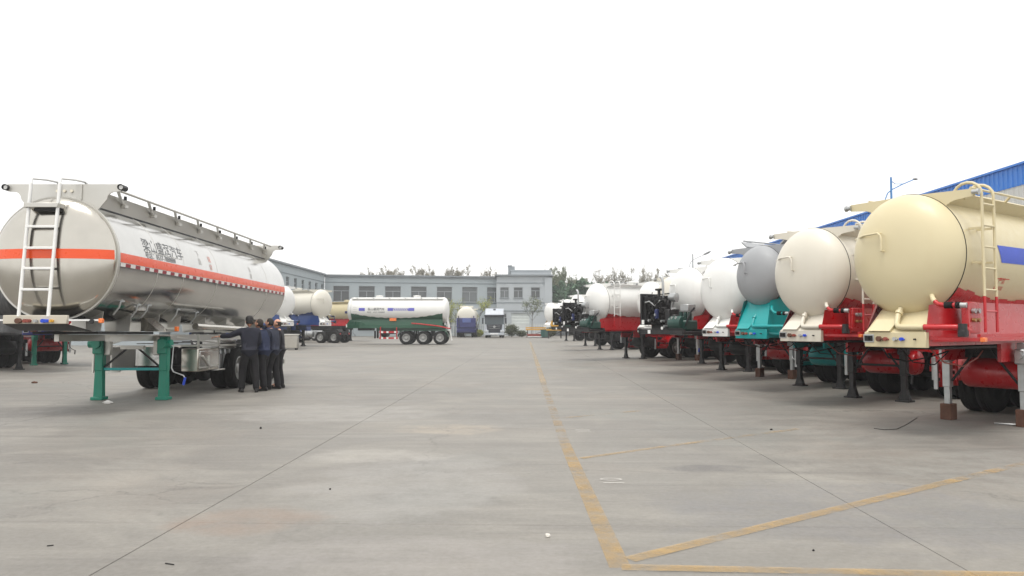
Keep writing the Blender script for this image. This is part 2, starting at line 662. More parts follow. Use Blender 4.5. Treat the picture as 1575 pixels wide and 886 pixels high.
def wrap_patch(poly, r, zc, mat, parent, name, proud=0.004, n=6):
    """a flat film stuck on the +x side: poly = (y, angle) quad"""
    (ya, aa), (yb, ab), (yc, ac), (yd, ad) = poly

    def fn(u, v):
        y0, a0 = ya + (yb - ya) * u, aa + (ab - aa) * u
        y1, a1 = yd + (yc - yd) * u, ad + (ac - ad) * u
        y, a = y0 + (y1 - y0) * v, a0 + (a1 - a0) * v
        return (math.cos(a) * (r + proud), y, zc + math.sin(a) * (r + proud))
    return MB().grid(fn, n, n).build(name, mat, parent)


# ================================================================== GROUND
YARD = concrete()
JOINT = plain("joint_dirt", (92, 84, 76), 0.95, 0, 0.3)
base = MB().add([(-400, -60, -0.014), (400, -60, -0.014), (400, 700, -0.014), (-400, 700, -0.014)], [(0, 1, 2, 3)]).build("ground", YARD)
tag(base, kind="structure")
GROT = -math.atan((818 - 787.5) / 1170)        # the slab joints run two degrees off the lens axis
SL = 5.67
yard = MB().add([(-52, -11, -0.010), (45, -11, -0.010), (45, 77, -0.010), (-52, 77, -0.010)], [(0, 1, 2, 3)]).build("yard_bedding", JOINT, rot=(0, 0, GROT))
tag(yard, kind="structure")


def slab_mesh():
    g, c = 0.004, 0.003
    a0, a1 = g, SL - g
    b0, b1 = g + c, SL - g - c
    vs = [(x, y, -0.009) for x, y in ((a0, a0), (a1, a0), (a1, a1), (a0, a1))] + \
         [(x, y, -0.003) for x, y in ((a0, a0), (a1, a0), (a1, a1), (a0, a1))] + \
         [(x, y, 0.0) for x, y in ((b0, b0), (b1, b0), (b1, b1), (b0, b1))]
    fs = [(8, 9, 10, 11)]
    for i in range(4):
        j = (i + 1) % 4
        fs += [(i, j, 4 + j, 4 + i), (4 + i, 4 + j, 8 + j, 8 + i)]
    return MB().add(vs, fs)


for iy in range(-3, 13):
    for ix in range(-9, 8):
        cached("slab", slab_mesh, "concrete_slab", YARD, yard, loc=(2.84 + SL * (ix - 1) + 0.0, 6.18 + SL * iy, 0))


def gp(px, py, z=0.0):
    """a spot on the ground read off the photograph (real metres)"""
    y = 1170 * 1.6 / (py - 500.0)
    return Vector(((px - 787.5) / 1170 * y, y, z))


YEL = worn_paint("worn_yellow_line", (190, 158, 104), 0.52, 0.88)
YEL2 = worn_paint("faint_yellow_line", (184, 154, 108), 0.46, 0.76)
YEL3 = worn_paint("faded_cream_line", (190, 168, 134), 0.55, 0.85)
CHALK = worn_paint("chalk", (214, 210, 204), 0.85, 1.05)


def road_line(name, p0, p1, w, mat, z=0.004, seg=12):
    p0, p1 = Vector((*p0, 0)), Vector((*p1, 0))
    d = (p1 - p0)
    n = Vector((-d.y, d.x, 0)).normalized() * (w / 2)

    def fn(u, v):
        q = p0 + d * u + n * (2 * v - 1)
        return (q.x, q.y, z)
    o = MB().grid(fn, seg, 1).build(name, mat)
    return tag(o, kind="structure")


road_line("lane_line", (0.715, 5.1), (0.715, 10.4), 0.145, YEL, 0.003)
road_line("lane_line_worn", (0.72, 10.45), (0.86, 21.0), 0.145, YEL2, 0.003)
road_line("lane_line_far", (0.87, 21.0), (1.75, 74), 0.17, YEL3, 0.004, 30)
road_line("bay_line", (0.80, 5.27), (4.6, 7.95), 0.125, YEL, 0.0055)
road_line("bay_line_far_end", (4.62, 7.965), (7.0, 9.64), 0.125, YEL2, 0.0055)
road_line("bay_line_faded", (0.83, 9.22), (2.0, 10.1), 0.09, YEL, 0.0055)
road_line("bay_line_faded_far", (2.0, 10.1), (4.4, 11.8), 0.11, YEL2, 0.0055)
road_line("bay_line_ghost", (0.9, 13.2), (2.4, 14.3), 0.1, YEL2, 0.0055)
road_line("front_line", (0.72, 5.10), (3.9, 4.90), 0.125, YEL, 0.0075)


def chalk_mark(px, py, s):
    c = gp(px, py)
    mb = MB()
    ring = [(c.x + math.cos(a) * 0.105 * s, c.y + 0.10 + math.sin(a) * 0.055 * s, 0.006) for a in [i * math.pi / 10 for i in range(21)]]
    for i in range(20):
        a, b = Vector(ring[i]), Vector(ring[i + 1])
        d = (b - a).normalized()
        n = Vector((-d.y, d.x, 0)) * 0.011
        mb.add([a - n, b - n, b + n, a + n], [(0, 1, 2, 3)])
    mb.add([(c.x - 0.10 * s, c.y - 0.09, 0.006), (c.x + 0.11 * s, c.y - 0.1, 0.006), (c.x + 0.11 * s, c.y - 0.075, 0.006), (c.x - 0.10 * s, c.y - 0.065, 0.006)], [(0, 1, 2, 3)])
    return mb.build("chalk_mark", CHALK)


tag(chalk_mark(940, 738, 1.0), "white chalk ring and dash drawn on the concrete, nearer of two", "chalk mark", "chalk marks beside the yellow line")
tag(chalk_mark(896, 662, 1.0), "white chalk ring and dash drawn on the concrete, farther of two", "chalk mark", "chalk marks beside the yellow line")

# ================================================================== LONG PALE BUILDING
WALL = plain("pale_blue_render", (165, 174, 178), 0.85, 0, 0.06, 0.6)
WALL2 = plain("pale_grey_render", (174, 180, 184), 0.85, 0, 0.06, 0.6)
TRIM = plain("grey_cornice", (138, 144, 149), 0.85, 0, 0.10, 0.8)
TRIM2 = plain("dark_groove_band", (118, 127, 132), 0.85, 0, 0.10, 0.8)
FRAME = plain("window_frame_grey", (158, 163, 166), 0.5, 0, 0.05)
PANE = glass_dark("window_glass", (86, 90, 92), 0.12)
ROOF = plain("roof_membrane", (120, 122, 124), 0.9, 0, 0.15)
SHUT = plain("white_shutter", (206, 212, 210), 0.6, 0, 0.05)


def facade(mb, x0, x1, z0, z1, openings, reveal=0.22):
    """wall face in the local plane y = 0 with real openings and reveals"""
    xs = sorted({x0, x1, *[o[0] for o in openings], *[o[1] for o in openings]})
    zs = sorted({z0, z1, *[o[2] for o in openings], *[o[3] for o in openings]})
    for i in range(len(xs) - 1):
        for j in range(len(zs) - 1):
            cx, cz = (xs[i] + xs[i + 1]) / 2, (zs[j] + zs[j + 1]) / 2
            if any(o[0] < cx < o[1] and o[2] < cz < o[3] for o in openings):
                continue
            mb.add([(xs[i], 0, zs[j]), (xs[i + 1], 0, zs[j]), (xs[i + 1], 0, zs[j + 1]), (xs[i], 0, zs[j + 1])], [(0, 1, 2, 3)])
    for a, b, c, d in openings:
        mb.add([(a, 0, c), (b, 0, c), (b, 0, d), (a, 0, d), (a, reveal, c), (b, reveal, c), (b, reveal, d), (a, reveal, d)],
               [(0, 4, 5, 1), (1, 5, 6, 2), (2, 6, 7, 3), (3, 7, 4, 0)])


def window(parent, a, b, c, d, rot=0.0, org=(0, 0, 0), cols=2, transom=0.68, y=0.2):
    w, h = b - a, d - c
    key = ("win", round(w, 2), round(h, 2), cols, transom)

    def fr():
        t = 0.07
        mb = MB()
        mb.box(0, w, -0.06, 0.02, 0, t)
        mb.box(0, w, -0.06, 0.02, h - t, h)
        mb.box(0, t, -0.06, 0.02, t, h - t)
        mb.box(w - t, w, -0.06, 0.02, t, h - t)
        mb.box(t, w - t, -0.058, 0.018, h * transom - t / 2, h * transom + t / 2)
        for i in range(1, cols):
            mb.box(w * i / cols - t / 2, w * i / cols + t / 2, -0.056, 0.016, t, h * transom - t / 2)
        return mb

    def pn():
        return MB().box(0.03, w - 0.03, -0.02, -0.005, 0.03, h - 0.03)
    m = Matrix.Rotation(rot, 4, 'Z')
    p = Vector(org) + m @ Vector((a, y, 0))
    o = cached(key, fr, "window", FRAME, parent, loc=(p.x, p.y, c), rot=(0, 0, rot))
    cached(key + ("p",), pn, "pane", PANE, o)
    s = cached(key + ("s",), lambda: MB().box(-0.08, w + 0.08, -0.30, 0.0, -0.08, 0.0), "sill", TRIM, o)
    return o


bl = empty("office_building", "long two-storey pale blue-grey building across the back of the yard", "building", (-26.85, 109, 0), math.atan2(4.8, 24.65))
BLEN = 25.1
top = 8.7
pitch = 3.76
ops, ups = [], []
for k in range(7):
    cx = 1.6 + 0.55 + k * pitch + (0.0 if k else 0.15)
    ups.append((cx - 1.15, cx + 1.15, 5.0, 7.25))
low = []
for k in range(7):
    cx = 2.15 + k * pitch
    low.append((cx - 1.15, cx + 1.15, 1.0, 3.4))
mb = MB()
facade(mb, 0, BLEN, 0, top, ups + low)
mb.box(0.0, BLEN, 0.9, 12, 0, top - 0.3)
mb.build("wall", WALL, bl, angle=20)
MB().box(-0.1, BLEN, -0.28, 12.1, top, top + 0.18).box(-0.05, BLEN, -0.12, 0.0, top - 0.24, top).build("cornice", TRIM, bl)
MB().box(0, BLEN, -0.05, 0.0, 7.72, 7.80).box(0, BLEN, -0.06, 0.0, 4.78, 4.9).build("groove_band", TRIM2, bl)
MB().box(0, BLEN, -0.10, 0.0, 4.0, 4.35).build("floor_band", WALL2, bl)
for q in ups + low:
    window(bl, *q, cols=2)

wg = empty("building_wing", "side wing of pale blue-grey building with narrow windows, running toward the yard", "building", (-26.9, 60, 0), R(90))
# local x runs along the wall (away from camera), facing the yard (+X world => local -y)
WLEN = 49.0
wops = []
yy = [WLEN - 1.2 - 3.35 * k for k in range(13)]
for cxx in yy:
    wops.append((cxx - 0.62, cxx + 0.62, 5.6, 7.4))
mb = MB()
facade(mb, 0, WLEN, 0, top + 0.05, wops)
mb.box(0.0, WLEN, 0.9, 12, 0, top - 0.3)
mb.build("wall", WALL, wg, angle=20)
MB().box(-0.1, WLEN - 0.3, -0.28, 12.1, top + 0.05, top + 0.25).build("cornice", TRIM, wg)
MB().box(0, WLEN - 0.1, -0.05, 0.0, 7.72, 7.80).box(0, WLEN - 0.1, -0.06, 0.0, 4.78, 4.9).build("groove_band", TRIM2, wg)
for q in wops:
    window(wg, *q, cols=2)

rb = empty("stair_block", "taller pale grey end block with square windows, chimney and white roller shutter", "building", (-2.3, 112, 0), R(1.0))
RLEN = 8.1
rt = 8.85
rw = [(0.55, 1.85, 5.6, 7.15), (2.55, 3.9, 5.6, 7.15), (5.1, 6.45, 5.6, 7.15)]
rl = [(0.4, 1.5, 1.4, 3.3)]
door = (2.2, 4.9, 0.3, 3.35)
mb = MB()
facade(mb, 0, RLEN, 0, rt, rw + rl + [door])
mb.box(0.0, RLEN, 0.9, 13, 0, rt - 0.3)
mb.add([(0, 0, 0), (0, 0.9, 0), (0, 0.9, rt), (0, 0, rt)], [(0, 1, 2, 3)])
mb.add([(RLEN, 0, 0), (RLEN, 0.9, 0), (RLEN, 0.9, rt), (RLEN, 0, rt)], [(0, 1, 2, 3)])
mb.box(RLEN - 1.0, RLEN + 0.12, -0.14, -0.002, 0, rt - 0.25)
mb.build("wall", WALL2, rb, angle=20)
MB().box(-0.15, RLEN + 0.3, -0.34, 13.1, rt, rt + 0.2).build("cornice", TRIM, rb)
MB().box(0, RLEN - 1.02, -0.05, 0.0, 7.75, 7.85).box(0, RLEN - 1.02, -0.05, 0.0, 4.85, 4.93).box(0, RLEN - 1.02, -0.06, 0.0, 3.62, 3.74).build("groove_band", TRIM2, rb)
MB().box(2.2, RLEN + 0.1, 1.4, 1.7, rt + 0.2, rt + 0.85).box(2.1, RLEN + 0.2, 1.3, 1.8, rt + 0.85, rt + 0.98).build("parapet", WALL2, rb)
MB().box(1.75, 2.75, 1.9, 2.9, rt + 0.2, rt + 1.55).box(1.68, 2.35, 1.83, 2.97, rt + 1.55, rt + 1.72).build("chimney", TRIM, rb)
for q in rw:
    window(rb, *q, cols=2)
for q in rl:
    window(rb, *q, cols=2)
mb = MB()
n = 14
for i in range(n):
    z0 = door[2] + (door[3] - door[2]) * i / n
    z1 = door[2] + (door[3] - door[2]) * (i + 1) / n
    mb.add([(door[0], 0.2, z0), (door[1], 0.2, z0), (door[1], 0.15, (z0 + z1) / 2), (door[0], 0.15, (z0 + z1) / 2), (door[1], 0.2, z1), (door[0], 0.2, z1)],
           [(0, 1, 2, 3), (3, 2, 4, 5)])
mb.build("roller_shutter", SHUT, rb)

# low grey shed and evergreen screen right of the block
sh = empty("grey_shed", "grey flat-roofed shed half hidden beside the end block", "building", (6.3, 123, 0), 0)
MB().box(0, 6.5, 0, 8, 0, 7.3).build("wall", TRIM, sh)
MB().box(-0.2, 6.7, -0.2, 8.2, 7.3, 7.55).box(0, 6.5, -0.06, -0.002, 4.9, 5.6).build("roof", ROOF, sh)

# ================================================================== BLUE FACTORY HALL
FB = paint("factory_blue_sheet", (20, 114, 204), 0.45, 0.1, 0.10, dirt_rgb=(60, 110, 160))
FW = paint("factory_white_sheet", (196, 196, 192), 0.5, 0.05, 0.10)
fac = empty("factory_hall", "long blue and white corrugated steel hall behind the right-hand trailers", "factory", (28.6, 26, 0), 0)
FL = 76.8


def ribbed(z0, z1, x=0.0, p=0.42):
    mb = MB()
    prof = []
    k = 0
    y = 0.0
    while y < FL - p:
        prof += [(x, y), (x, y + p * 0.62), (x - 0.05, y + p * 0.70), (x - 0.05, y + p * 0.92)]
        y += p
    prof.append((x, FL))
    for i in range(len(prof) - 1):
        a, b = prof[i], prof[i + 1]
        mb.add([(a[0], a[1], z0), (b[0], b[1], z0), (b[0], b[1], z1), (a[0], a[1], z1)], [(0, 1, 2, 3)])
    return mb


ribbed(9.45, 10.6).build("blue_fascia_sheeting", FB, fac, angle=15)
ribbed(8.2, 9.45, 0.03).build("white_upper_sheeting", FW, fac, angle=15)
ribbed(7.2, 8.2, 0.0).build("blue_middle_sheeting", FB, fac, angle=15)
ribbed(1.2, 7.2, 0.03).build("white_lower_sheeting", FW, fac, angle=15)
MB().box(-0.02, 0.2, 0, FL, 0, 1.2).build("plinth", TRIM, fac)
MB().prism([(-0.15, 10.6), (-0.15, 10.72), (14, 12.0), (28.3, 10.72), (28.3, 10.6)], 'y', -0.1, FL + 0.1).build("roof", FB, fac)
MB().box(0.06, 28.1, 0.02, FL - 0.02, 0, 10.55).build("hall_body", FW, fac)


# ================================================================== STREET LAMPS
def lamp(loc, label, mat, head):
    t = empty("street_lamp", label, "street lamp", loc, 0, "street lamps along the hall")
    MB().tube([(0, 0, 0), (0, 0, 5), (0, 0, 10.25)], 0.085, 10, r_end=0.06).build("pole", mat, t)
    MB().box(-0.2, 0.2, -0.2, 0.2, 0, 0.03).tube([(0, 0, 0.03), (0, 0, 0.9)], 0.13, 10).build("base", mat, t)
    arm = [(-0.38, 0, 8.6), (-0.36, 0, 8.95), (-0.22, 0, 9.3), (0, 0, 9.5), (0.7, 0, 9.85), (1.35, 0, 10.12)]
    a = MB().tube(arm, 0.035, 6)
    if head == 0:
        a.tube([(0, 0, 10.05), (0.25, 0, 9.85), (0.75, 0, 9.86)], 0.022, 6)
    a.tube([(-0.38, 0, 8.6), (0, 0, 8.6)], 0.03, 6)
    a.build("arm", mat, t)
    hm = plain("lamp_head_grey", (104, 106, 108), 0.5)
    h = MB()
    if head == 0:
        h.ellipsoid((1.42, 0, 10.14), (0.16, 0.09, 0.06), 10, 6)
    else:
        m = Matrix.Rotation(-0.45, 3, 'Y')
        h.ellipsoid((1.75, 0, 10.35), (0.52, 0.16, 0.12), 14, 8, m)
    h.build("lamp_head", hm, t)
    return t


lamp((22.2, 44.2, 0), "blue street lamp pole with thin curved arm above the cream tank", paint("lamp_blue", (64, 132, 196), 0.4), 0)
lamp((22.0, 92.3, 0), "grey street lamp with large tilted head, far behind the white tanks", plain("lamp_pole_grey", (128, 132, 136), 0.5), 1)

# ================================================================== TREES
BARK = plain("tree_bark", (86, 80, 72), 0.9, 0, 0.25, 8)
BUD = leaf_mat("spring_leaf", (112, 108, 96), (158, 152, 136))
BUDG = leaf_mat("spring_leaf_green", (84, 94, 74), (132, 138, 108))
EVER = leaf_mat("evergreen_leaf", (70, 98, 80), (112, 136, 112))
WILL = leaf_mat("willow_leaf", (128, 138, 62), (170, 172, 96))
BUSH = leaf_mat("bush_leaf", (54, 66, 46), (104, 108, 78))


def leafquad(mb, p, s, rng):
    a = Vector((rng.uniform(-1, 1), rng.uniform(-1, 1), rng.uniform(-1, 1))).normalized()
    b = a.orthogonal().normalized()
    b = (Matrix.Rotation(rng.uniform(0, 6.28), 3, a) @ b)
    c = a.cross(b)
    p = Vector(p)
    mb.add([p - b * s, p + c * s * 0.55, p + b * s, p - c * s * 0.55], [(0, 1, 2, 3)])


def tree_mesh(seed, h, spread, leaf_n, leaf_s, up=0.6, levels=3, bare=0.0, trunk=0.16, kids=(5, 5, 4)):
    rng = random.Random(seed)
    wood, leaf = MB(), MB()
    tips = []

    def grow(p, d, ln, r, lev):
        n = 3
        pts = [p]
        q = Vector(p)
        dd = Vector(d)
        for i in range(n):
            dd = (dd + Vector((rng.uniform(-.16, .16), rng.uniform(-.16, .16), rng.uniform(-.02, .12)))).normalized()
            q = q + dd * (ln / n)
            pts.append(q.copy())
        wood.tube(pts, r, 5 if lev == 0 else 3, cap=False, r_end=r * 0.45)
        if lev >= levels:
            tips.append((pts[1], pts[-1]))
            return
        if lev >= 1:
            tips.append((pts[2], pts[-1]))
        for k in range(kids[min(lev, len(kids) - 1)]):
            t = rng.uniform(0.3 if lev == 0 else 0.35, 1.0)
            i = min(int(t * n), n - 1)
            b = pts[i].lerp(pts[i + 1], t * n - i)
            a = rng.uniform(0, 6.28)
            out = Vector((math.cos(a), math.sin(a), 0))
            nd = (out * spread + Vector((0, 0, up)) + dd * 0.35).normalized()
            grow(b, nd, ln * rng.uniform(0.42, 0.62), r * 0.42, lev + 1)
    grow(Vector((0, 0, 0)), Vector((0, 0, 1)), h * 0.72, trunk, 0)
    m = max(1, leaf_n // max(1, len(tips)))
    for a, b in tips:
        for _ in range(m):
            t = rng.random()
            p = a.lerp(b, t) + Vector((rng.gauss(0, .16), rng.gauss(0, .16), rng.gauss(0, .16)))
            leafquad(leaf, p, leaf_s * rng.uniform(0.6, 1.3), rng)
    return wood, leaf


TM = {}


def tree(kind, seed, args, loc, label, rz, scale, leafmat, group, name="budding_tree", cat="tree"):
    k = (kind, seed)
    if k not in TM:
        w, l = tree_mesh(seed, **args)
        TM[k] = (w.mesh("trunk"), l.mesh("crown"), max(v[2] for v in l.v))
    t = empty(name, label, cat, loc, rz, group, scale / TM[k][2])
    place("trunk", TM[k][0], BARK, t)
    place("crown", TM[k][1], leafmat, t)
    return t


POP = dict(h=14, spread=0.42, leaf_n=7000, leaf_s=0.17, up=0.85, kids=(13, 5, 3), trunk=0.15)
SPARSE = dict(h=14, spread=0.45, leaf_n=4200, leaf_s=0.14, up=0.9, kids=(12, 5, 3), trunk=0.13)
rng = random.Random(3)


def px2x(px, Y):
    return (px - 787.5) / 1170 * Y


def ordinal(i):
    return ["first", "second", "third", "fourth", "fifth", "sixth", "seventh", "eighth", "ninth", "tenth", "eleventh", "twelfth", "thirteenth", "fourteenth", "fifteenth", "sixteenth"][i]


roof_trees = [(572, 411, 0), (585, 409, 0), (597, 409, 0), (609, 410, 0), (620, 410, 0), (648, 410, 1), (658, 408, 1), (674, 406, 0), (684, 407, 0), (697, 406, 0), (703, 410, 1), (728, 410, 2), (750, 408, 1)]
for i, (px, py, k) in enumerate(roof_trees):
    Y = 150 + rng.uniform(-6, 10)
    h = (500 - py) * Y / 1170 + 1.6
    tree("pop" if k < 2 else "sp", i % 4, POP if k < 2 else SPARSE, (px2x(px, Y), Y, -0.014),
         "budding spring tree behind the long roof, %s from the left" % ordinal(i), rng.uniform(0, 6), h, BUD, "trees behind the long building")
right_trees = [(838, 404, 1, 150), (856, 407, 0, 138), (868, 407, 0, 142), (878, 416, 0, 150), (893, 418, 0, 145), (906, 424, 0, 150), (925, 411, 1, 140), (938, 409, 1, 138), (952, 408, 1, 142), (966, 410, 1, 140), (980, 411, 1, 138),
               (998, 408, 1, 132), (1010, 409, 1, 135), (1022, 410, 1, 133)]
for i, (px, py, k, Y) in enumerate(right_trees):
    Y += rng.uniform(-4, 4)
    h = (500 - py) * Y / 1170 + 1.6
    tree("pop" if k == 0 else "sp", 5 + i % 4, POP if k == 0 else SPARSE, (px2x(px, Y), Y, -0.014),
         "thin budding tree behind the right-hand tanks, %s from the end block" % ordinal(i), rng.uniform(0, 6), h, BUDG if k == 0 else BUD, "trees behind the right-hand tanks")
EVG = dict(h=9, spread=1.0, leaf_n=9000, leaf_s=0.30, up=0.55, kids=(11, 6, 3), trunk=0.16)
for i, (px, py) in enumerate([(862, 438), (876, 431), (890, 428), (902, 430), (914, 437)]):
    Y = 116 + i * 1.5
    h = (500 - py) * Y / 1170 + 1.6
    tree("evg", 20 + i % 2, EVG, (px2x(px, Y), Y, -0.014), "dark evergreen tree right of the end block, %s from the block" % ordinal(i), rng.uniform(0, 6), h, EVER, "evergreens beside the end block", "evergreen_tree")
SM = dict(h=5, spread=0.9, leaf_n=900, leaf_s=0.085, up=0.6, kids=(7, 5, 3), trunk=0.06)
for i, (px, py, Y, m, lab) in enumerate([
        (700, 458, 105, WILL, "small yellow-green tree between the green tanker and the blue tanker"),
        (734, 455, 106, WILL, "small yellow-green tree between the blue tanker and the white truck"),
        (818, 452, 104, BUDG, "small pale-leaved tree in front of the roller shutter, left of the far white tank"),
        (688, 463, 107, WILL, "small leafy tree behind the tail of the green tanker")]):
    h = (500 - py) * Y / 1170 + 1.6
    tree("sm", 30 + i % 2, SM, (px2x(px, Y), Y, -0.014), lab, i * 1.3, h, m, "young trees along the fence", "young_tree")


def bush(loc, s, label, seed, mat=BUSH):
    rng = random.Random(seed)
    wood, leaf = MB(), MB()
    for k in range(9):
        a = rng.uniform(0, 6.28)
        tip = Vector((math.cos(a) * s[0] * .6, math.sin(a) * s[1] * .6, s[2] * rng.uniform(.6, .95)))
        wood.tube([(0, 0, 0), tip * 0.5 + Vector((0, 0, .1)), tip], 0.02, 3, cap=False)
    for k in range(1500):
        v = Vector((rng.gauss(0, 1), rng.gauss(0, 1), rng.gauss(0, 1))).normalized() * (rng.random() ** 0.4) * rng.uniform(0.75, 1.1)
        leafquad(leaf, (v.x * s[0], v.y * s[1], max(0.03, s[2] * (0.52 + 0.48 * v.z))), 0.09, rng)
    t = empty("bush", label, "bush", loc, 0, "bushes along the fence")
    wood.build("stem", BARK, t)
    leaf.build("foliage", mat, t)


bush((px2x(787, 101), 101, 0), (1.0, .7, 1.75), "dark rounded bush right of the white truck", 1)
bush((px2x(802, 102), 102, 0), (0.8, .6, 0.9), "low bush between the dark rounded bush and the yellow frames", 2)
bush((px2x(737, 103), 103, 0), (0.6, .5, 1.0), "small bush between the blue tanker and the white truck", 3, WILL)
bush((px2x(847, 100), 100, 0), (0.8, .6, 1.3), "bush under the far white tank, behind the green crate", 4)

# ------------------------------------------------------------------ white picket fence
fe = empty("picket_fence", "white metal picket fence in front of the end block", "fence", (-9.5, 106, 0), 0)
PW = plain("fence_white", (214, 216, 214), 0.5)
MB().box(0, 14.5, -0.02, 0.02, 0.35, 0.41).box(0, 14.5, -0.02, 0.02, 1.55, 1.61).build("rail", PW, fe)
for i in range(58):
    cached("picket", lambda: MB().box(-0.03, 0.03, -0.035, -0.021, 0.08, 1.78).prism([(-0.03, 1.78), (0.03, 1.78), (0, 1.88)], 'y', -0.035, -0.021), "picket", PW, fe, loc=(0.12 + i * 0.25, 0, 0))
for i in range(6):
    cached("fpost", lambda: MB().box(-0.06, 0.06, 0.021, 0.14, 0, 1.95), "post", PW, fe, loc=(0.2 + i * 2.8, 0, 0))


# ================================================================== TANK TRAILERS
Y_SEAM = 0.45
BH = 0.50                     # half width of the nose beam


def dish_profile(rad, depth, n=14, e=2.5):
    out = []
    for i in range(n + 1):
        t = i / n
        rho = rad * math.sin(t * math.pi / 2)
        h = depth * max(0.0, 1 - (rho / rad) ** e) ** 0.5
        out.append((max(rho, 0.0005), -h))
    return out


def dish_y(x, z, rad, depth, e=2.5):
    rho = min(rad, math.hypot(x, z))
    return -depth * max(0.0, 1 - (rho / rad) ** e) ** 0.5


def tyre_mb():
    pr = [(0.285, -0.115), (0.36, -0.135), (0.44, -0.135), (0.485, -0.12), (0.5, -0.09), (0.502, 0.09), (0.485, 0.12), (0.44, 0.135), (0.36, 0.135), (0.285, 0.115)]
    mb = MB().lathe(pr, 'x', n=36)
    for s in (-0.05, 0.0, 0.05):       # tread ribs
        mb.lathe([(0.500, s - 0.018), (0.508, s - 0.015), (0.508, s + 0.015), (0.500, s + 0.018)], 'x', n=36)
    return mb


def rim_mb():
    mb = MB().lathe([(0.30, 0.118), (0.285, 0.128), (0.27, 0.11), (0.25, 0.03), (0.17, 0.0), (0.14, 0.005), (0.13, 0.06), (0.10, 0.10), (0.0005, 0.105)], 'x', n=28)
    for k in range(10):
        a = k * math.pi / 5
        mb.tube([(0.0, math.cos(a) * 0.165, math.sin(a) * 0.165), (0.03, math.cos(a) * 0.165, math.sin(a) * 0.165)], 0.014, 6)
    return mb


def wheel(parent, x, y, side, z=0.505, rim=True):
    o = cached("tyre", tyre_mb, "tyre", M("rubber"), parent, loc=(x, y, z), rot=(0, 0, 0 if side > 0 else math.pi))
    if rim:
        cached("rim", rim_mb, "rim", M("rim"), o)
    return o


def leg_mb(style, ztop):
    mb = MB()
    if style == "flare":
        mb.box(-0.075, 0.075, -0.075, 0.075, 0.55, ztop, 0.012)
        mb.box(-0.058, 0.058, -0.058, 0.058, 0.16, 0.56, 0.008)
        mb.prism([(-0.058, 0.24), (0.058, 0.24), (0.13, 0.035), (-0.13, 0.035)], 'y', -0.055, 0.055)
        mb.box(-0.16, 0.16, -0.13, 0.13, 0.0, 0.034)
    elif style == "silver":
        mb.box(-0.07, 0.07, -0.06, 0.06, 0.55, ztop, 0.01)
        mb.box(-0.052, 0.052, -0.045, 0.045, 0.2, 0.56, 0.006)
    else:           # green square jack
        mb.box(-0.082, 0.082, -0.075, 0.075, 0.42, ztop, 0.014)
        mb.prism([(-0.070, 0.43), (0.070, 0.43), (0.088, 0.06), (-0.088, 0.06)], 'y', -0.06, 0.06)
        mb.box(-0.12, 0.12, -0.12, 0.12, 0.0, 0.06, 0.01)
    return mb


def landing_gear(t, y, hx, style, lmat, ztop=1.42, crank=1, bar=None):
    for s in (-1, 1):
        lg = cached(("leg", style, ztop), lambda: leg_mb(style, ztop), "landing_leg", lmat, t, loc=(s * hx, y, 0))
        cached(("gear", style), lambda: MB().box(-0.09, 0.09, -0.13, 0.11, ztop - 0.34, ztop - 0.1, 0.02).tube([(0, -0.13, ztop - 0.2), (0, -0.17, ztop - 0.2)], 0.06, 12), "gear_case", lmat, lg)
        if style == "silver":
            cached("block", lambda: MB().box(-0.1, 0.1, -0.11, 0.11, 0.0, 0.27, 0.008), "wood_block", M("brown"), lg)
    if style != "silver":
        MB().box(-hx + 0.085, hx - 0.085, -0.02, 0.02, 0.72, 0.77).build("crossbar", M("dark"), t, loc=(0, y, 0))
    MB().bar((-hx + 0.08, 0, 0.66), (-0.1, 0.0, ztop - 0.1), 0.035).bar((hx - 0.08, 0, 0.66), (0.1, 0.0, ztop - 0.1), 0.035).build("brace", M("dark"), t, loc=(0, y, 0))
    s = crank
    c = MB().tube([(s * (hx + 0.09), -0.16, ztop - 0.2), (s * (hx + 0.16), -0.16, ztop - 0.22), (s * (hx + 0.13), -0.16, 0.74), (s * (hx + 0.17), -0.2, 0.64), (s * (hx + 0.32), -0.24, 0.56)], 0.012, 6).build("crank_handle", M("steel" if style == "silver" else "dark"), t, loc=(0, y, 0))
    MB().tube([(s * (hx + 0.33), -0.24, 0.57), (s * (hx + 0.31), -0.25, 0.40)], 0.024, 8).build("grip", M("bluegrip" if style == "silver" else "black"), c, loc=(0, 0, 0))


